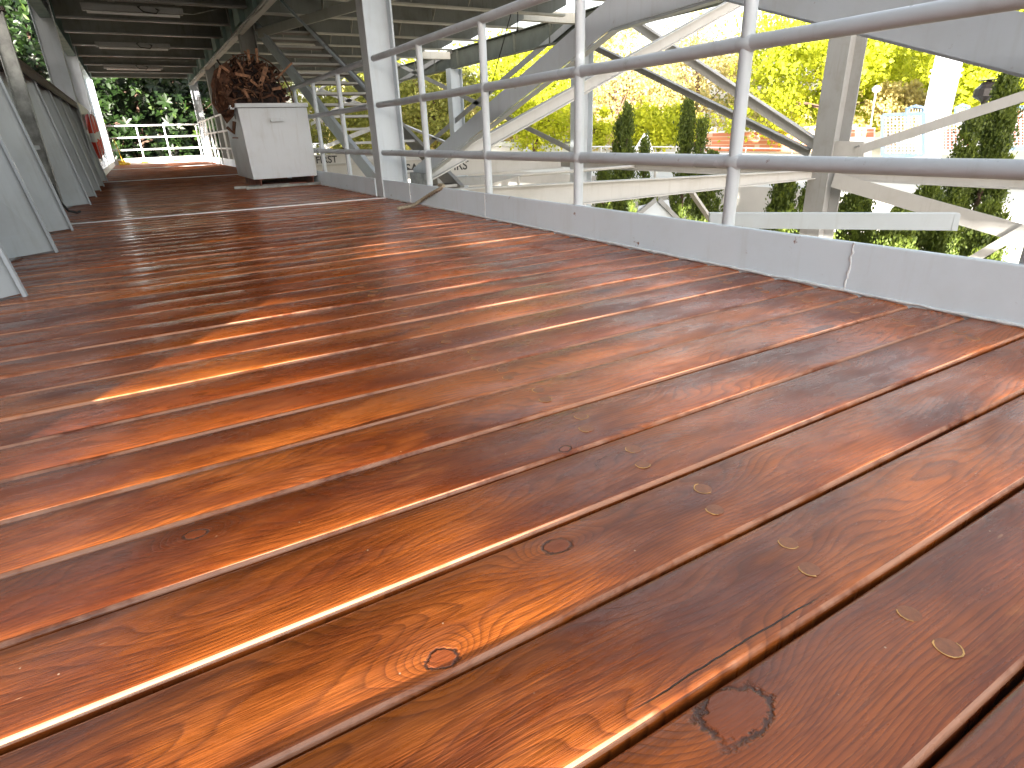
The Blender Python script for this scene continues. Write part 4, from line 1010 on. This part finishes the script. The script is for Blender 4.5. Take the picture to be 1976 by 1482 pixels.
# white low building / marquee band at the left back
for (px0, px1, y0, y1, D, lb) in ((1025, 1140, 292, 268, 50, 'low white building left of the small cypresses'), (1345, 1420, 262, 214, 75, 'pale roofed hall behind the small cypresses'), (900, 1010, 300, 282, 48, 'long white wall under the yellow trees')):
    a, b2 = far(px0, y0, D), far(px1, y0, D); t = thing('low_building', lb, 'building', (a.x, a.y, -1.3), 'low white buildings')
    c, d = far(px1, y1, D), far(px0, y1, D); a.z = b2.z = -1.3
    n_ = Vector((b2.y-a.y, a.x-b2.x, 0)).normalized(); n_ = n_ if n_.dot(a) > 0 else -n_
    mb = MB(); mb.slab([a, b2, Vector((b2.x, b2.y, c.z)), Vector((a.x, a.y, d.z))], n_*4); mb.build('wall', 'white', t)
    mb = MB(); mb.slab([Vector((a.x, a.y, d.z+.02))-n_*.3, Vector((b2.x, b2.y, c.z+.02))-n_*.3, Vector((b2.x, b2.y, c.z+.02))+n_*4.3, Vector((a.x, a.y, d.z+.02))+n_*4.3], (0, 0, .25)); mb.build('roof', 'mesh', t)
    mb = MB(); L = (b2-a)
    for k in range(4):
        f = (k+.3)/4.2; q = a+L*f-n_*.03; mb.slab([q+Vector((0, 0, .9)), q+L*.12+Vector((0, 0, .9)), q+L*.12+Vector((0, 0, 1.35)), q+Vector((0, 0, 1.35))], n_*.02)
    mb.build('windows', 'dim', t)
# playground frame
t = thing('a_frame', 'white A-shaped ladder frame between the small cypresses', 'ladder frame', tuple(far(1245, 290, 30)))
mb = MB()
for x0, x1 in ((1222, 1245), (1260, 1246)): mb.bar(far(x0, 296, 30), far(x1, 258, 30), .12, .12)
for k in range(1, 5): f = k/5; mb.bar(far(1222+23*f, 296-38*f, 30), far(1260-14*f, 296-38*f, 30), .05, .05)
mb.build('frame', 'white', t)

# ------------------------------------------------------------------ light
W = bpy.data.worlds.new('World'); sc.world = W; W.use_nodes = True; wt = W.node_tree
SUN_EL, SUN_AZ = math.radians(3.3), math.radians(215)      # azimuth clockwise from +Y
sky = wt.nodes.new('ShaderNodeTexSky'); sky.sky_type = 'NISHITA'; sky.sun_disc = False; sky.sun_elevation = SUN_EL; sky.sun_rotation = SUN_AZ
sky.air_density = 1.0; sky.dust_density = 4; sky.ozone_density = 1.0
hs = wt.nodes.new('ShaderNodeHueSaturation'); hs.inputs['Saturation'].default_value = .35; wt.links.new(sky.outputs[0], hs.inputs['Color'])
bg = wt.nodes['Background']; bg.inputs['Strength'].default_value = .15; tn = wt.nodes.new('ShaderNodeMix'); tn.data_type = 'RGBA'; tn.blend_type = 'MULTIPLY'; tn.inputs[0].default_value = 1; tn.inputs[7].default_value = (.985, 1.0, 1.03, 1); wt.links.new(hs.outputs[0], tn.inputs[6]); wt.links.new(tn.outputs[2], bg.inputs['Color'])
sl = bpy.data.lights.new('sun', 'SUN'); sl.energy = 3.4; sl.angle = math.radians(.5); sl.color = (1, .94, .84)
so = bpy.data.objects.new('sun', sl); COL.objects.link(so)
sd = Vector((math.sin(SUN_AZ)*math.cos(SUN_EL), math.cos(SUN_AZ)*math.cos(SUN_EL), math.sin(SUN_EL)))
so.rotation_euler = sd.to_track_quat('Z', 'Y').to_euler(); so.location = sd*50
sc.view_settings.view_transform = 'Standard'; sc.view_settings.look = 'None'; sc.view_settings.gamma = 1; sc.view_settings.exposure = 3.5
sc.cycles.max_bounces = 6; sc.cycles.diffuse_bounces = 4; sc.cycles.use_denoising = True
